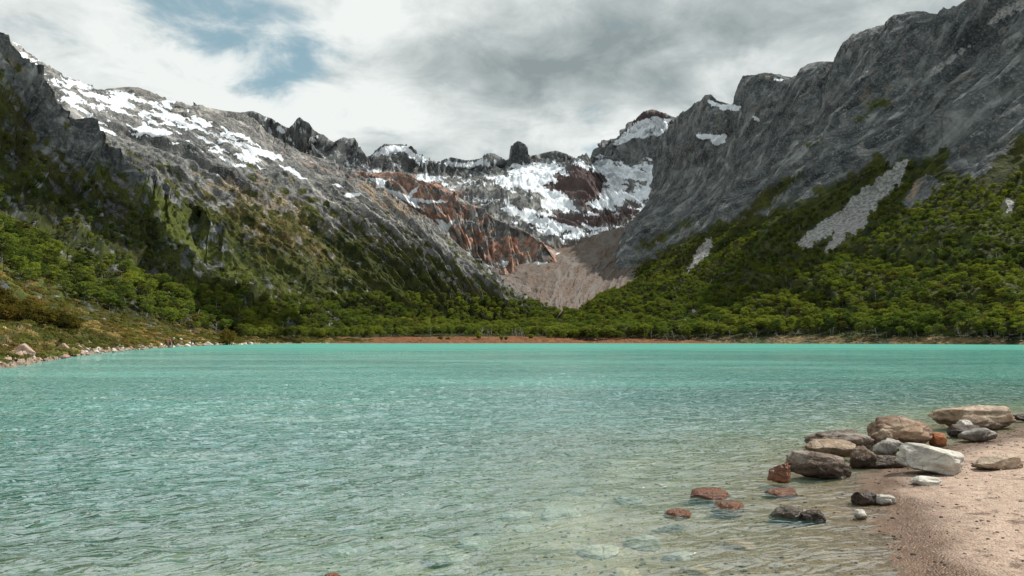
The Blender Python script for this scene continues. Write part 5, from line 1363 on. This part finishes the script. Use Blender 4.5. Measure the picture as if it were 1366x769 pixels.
def person(loc, rz, jacket, trousers, hairc, label, stride=.22, bend=0.0, pack=None):
    root = empty('person', loc, rz); tag(root, label, 'person')
    b = bend
    pel = (0, 0, .95); ch = (0, -.18 * b, 1.25); nk = (0, -.34 * b, 1.47 - .05 * b); hd0 = (0, -.40 * b - .02, 1.56 - .05 * b); hd1 = (0, -.44 * b - .03, 1.67 - .06 * b); hd2 = (0, -.44 * b - .02, 1.73 - .06 * b)
    body = [[(pel, .13), (ch, .145), (nk, .06), (hd0, .085), (hd1, .10), (hd2, .07)]]
    jk = [[(pel, .165), (ch, .18), ((0, -.30 * b, 1.42 - .04 * b), .10)]]; tr = [[(pel, .155)]]; trs = []
    boots = []
    for s in (-1, 1):
        hip = (s * .09, 0, .90); kn = (s * .10, -s * stride * .5 - .04, .50); an = (s * .10, -s * stride * .9 + .04, .10); to = (s * .11, -s * stride * .9 - .14, .05)
        body.append([(pel, .13), (hip, .09), (kn, .058), (an, .04), (to, .035)])
        trs.append([(pel, .15), (hip, .115), (kn, .08), (an, .062)])
        boots.append([((an[0], an[1], .14), .06), (an, .06), (to, .05)])
        sh = (s * .18, -.26 * b, 1.40 - .04 * b); el = (s * .25, s * .10 - .05 - .2 * b, 1.12); wr = (s * .22, s * .12 - .24 - .2 * b, .95); hn = (s * .215, s * .12 - .30 - .2 * b, .90)
        body.append([(ch, .145), (sh, .06), (el, .042), (wr, .03), (hn, .03)])
        for q, (dx, L) in enumerate(((-.025, .06), (-.01, .075), (.008, .07), (.024, .055))):
            body.append([(hn, .03), ((hn[0] + dx, hn[1] - .03, hn[2] - L * .6), .009), ((hn[0] + dx, hn[1] - .02, hn[2] - L), .008)])
        body.append([(wr, .03), ((wr[0] - s * .035, wr[1] - .05, wr[2] - .03), .010), ((wr[0] - s * .04, wr[1] - .075, wr[2] - .055), .009)])
        jk.append([(ch, .18), (sh, .085), (el, .065), (wr, .05)])
    # nose and ears give the head its features
    body.append([(hd1, .10), ((hd1[0], hd1[1] - .10, hd1[2] - .03), .014)])
    for s in (-1, 1): body.append([(hd1, .10), ((s * .10, hd1[1] + .01, hd1[2] - .02), .016)])
    skin_obj('body', body, M_SKIN, root); skin_obj('jacket', jk, jacket, root); skin_obj('trousers', trs, trousers, root)
    for c in boots: skin_obj('boot', [c], M_BOOT, root)
    skin_obj('hair', [[((hd1[0], hd1[1] + .04, hd1[2] - .02), .095), ((hd2[0], hd2[1] + .02, hd2[2]), .095)]], hairc, root)
    if pack: skin_obj('backpack', [[((0, .20 - .2 * b, 1.08), .14), ((0, .19 - .28 * b, 1.36), .12)]], pack, root)
    return root

def build_people():
    global M_BOOT
    M_BOOT = simple_mat('boots', (.04, .03, .025))
    red = simple_mat('dark_red_cloth', (.20, .018, .03)); mag = simple_mat('magenta_cloth', (.30, .015, .10)); navy = simple_mat('navy_cloth', (.022, .025, .045)); blk = simple_mat('black_cloth', (.014, .014, .016)); hair = simple_mat('dark_hair', (.03, .02, .015))
    char = simple_mat('charcoal_cloth', (.03, .032, .035)); grey = simple_mat('grey_cap', (.4, .4, .42))
    def at(px, Y):
        x = (px - 683) / F * Y; return (x, Y, max(surf_z('left_near_hillside', x, Y), .3) + .05)
    person(at(223, 170), R_(80), red, blk, hair, 'person in dark red jacket and black trousers, leftmost of three walkers', pack=blk)
    person(at(228.5, 172), R_(75), mag, char, hair, 'person in magenta jacket, middle of three walkers on the left shore', .3)
    person(at(232.5, 171), R_(85), navy, blk, grey, 'person in navy jacket and pale cap next to the white boulder', .2)
    person(at(257, 195), R_(60), blk, char, hair, 'person all in black, left of a pair bending on the left shore', .1, .8)
    person(at(260.5, 196), R_(100), char, blk, hair, 'person in charcoal jacket standing upright at the right of a dark pair', .15, pack=blk)

# ================================================================== CLOUD COVER out of view, placed to shade the slopes
def shade_cloud_material():
    m, nt, out = new_mat('cloud')
    d = nt.new('ShaderNodeBsdfDiffuse'); d.inputs[0].default_value = (.85, .86, .88, 1)
    t = nt.new('ShaderNodeBsdfTransparent')
    pos = nt.new('ShaderNodeNewGeometry').outputs['Position']
    n = nt.noise(pos, .012, 6, .6)
    mx = nt.new('ShaderNodeMixShader'); nt.link(nt.ss(n, .28, .44), mx.inputs[0]); nt.link(t.outputs[0], mx.inputs[1]); nt.link(d.outputs[0], mx.inputs[2])
    nt.link(mx.outputs[0], out.inputs[0]); return m
def shade_cloud(target, size, alt, seed, v, label):  # hung out of view on the sun ray through its target, for shade
    k = (alt - target[2]) / v.z
    c = Vector(target) + v * k
    vv, f = ico(5); vv = vv.copy()
    vv *= (1 + .38 * perlin3(vv * 1.6 + seed, 4) + .2 * perlin3(vv * 4 + seed, 6) + .08 * perlin3(vv * 9 + seed, 8))[:, None]
    vv[:, 2] = np.where(vv[:, 2] < 0, vv[:, 2] * .3, vv[:, 2])
    vv = vv * np.array(size)
    o = mesh_obj('cloud', vv, f, M_SHADE_CLOUD); o.location = c; tag(o, label, 'cloud')
    return c

build_camera()
SUNV = build_world()
build_right(); build_left_far(); build_left_near(); build_cirque(); build_red(); build_moraine(); build_floor()
build_beach(); build_water()
build_trees(); build_bushes(); build_heath()
build_boulders(); build_shore_rocks(); build_wood(); build_people()
M_SHADE_CLOUD = shade_cloud_material()
SHADE_CLOUDS = True
for t, sz, alt, sd, lb in (((610, 1000, 320), (150, 330, 20), 1300, 31, 'long flat cloud high above the right mountain wall'), ((215, 1420, 170), (75, 150, 12), 1250, 32, 'small flat cloud above the moraine at the valley head'), ((235, 600, 45), (62, 80, 12), 1150, 36, 'small flat cloud above the middle of the right forest')):
    c = shade_cloud(t, sz, alt, sd, SUNV, lb); print('cloud px', proj(*[np.array([q]) for q in c]))  # added out of view to darken wall, moraine and forest
if SHADE_CLOUDS:
    for i, (t, s) in enumerate([((-230, 330, 110), (95, 115, 14)), ((-150, 400, 50), (60, 60, 12)), ((-350, 420, 190), (135, 110, 16))]):
        c = shade_cloud(t, s, 620, 20 + i, SUNV, ['flat grey cloud high above the left hillside', 'small flat cloud above the foot of the left mountain', 'wide flat cloud above the left ridge'][i])
        p = proj(*[np.array([q]) for q in c]); print('cloud px', p)  # unseen as well, shading the left slopes

scene.view_settings.view_transform = 'Standard'; scene.view_settings.look = 'None'; scene.view_settings.exposure = 0
scene.render.engine = 'CYCLES'
try:
    scene.cycles.max_bounces = 4; scene.cycles.diffuse_bounces = 1; scene.cycles.glossy_bounces = 2; scene.cycles.transparent_max_bounces = 6
    scene.cycles.sample_clamp_indirect = 4; scene.cycles.sample_clamp_direct = 5
except Exception as e: print(e)
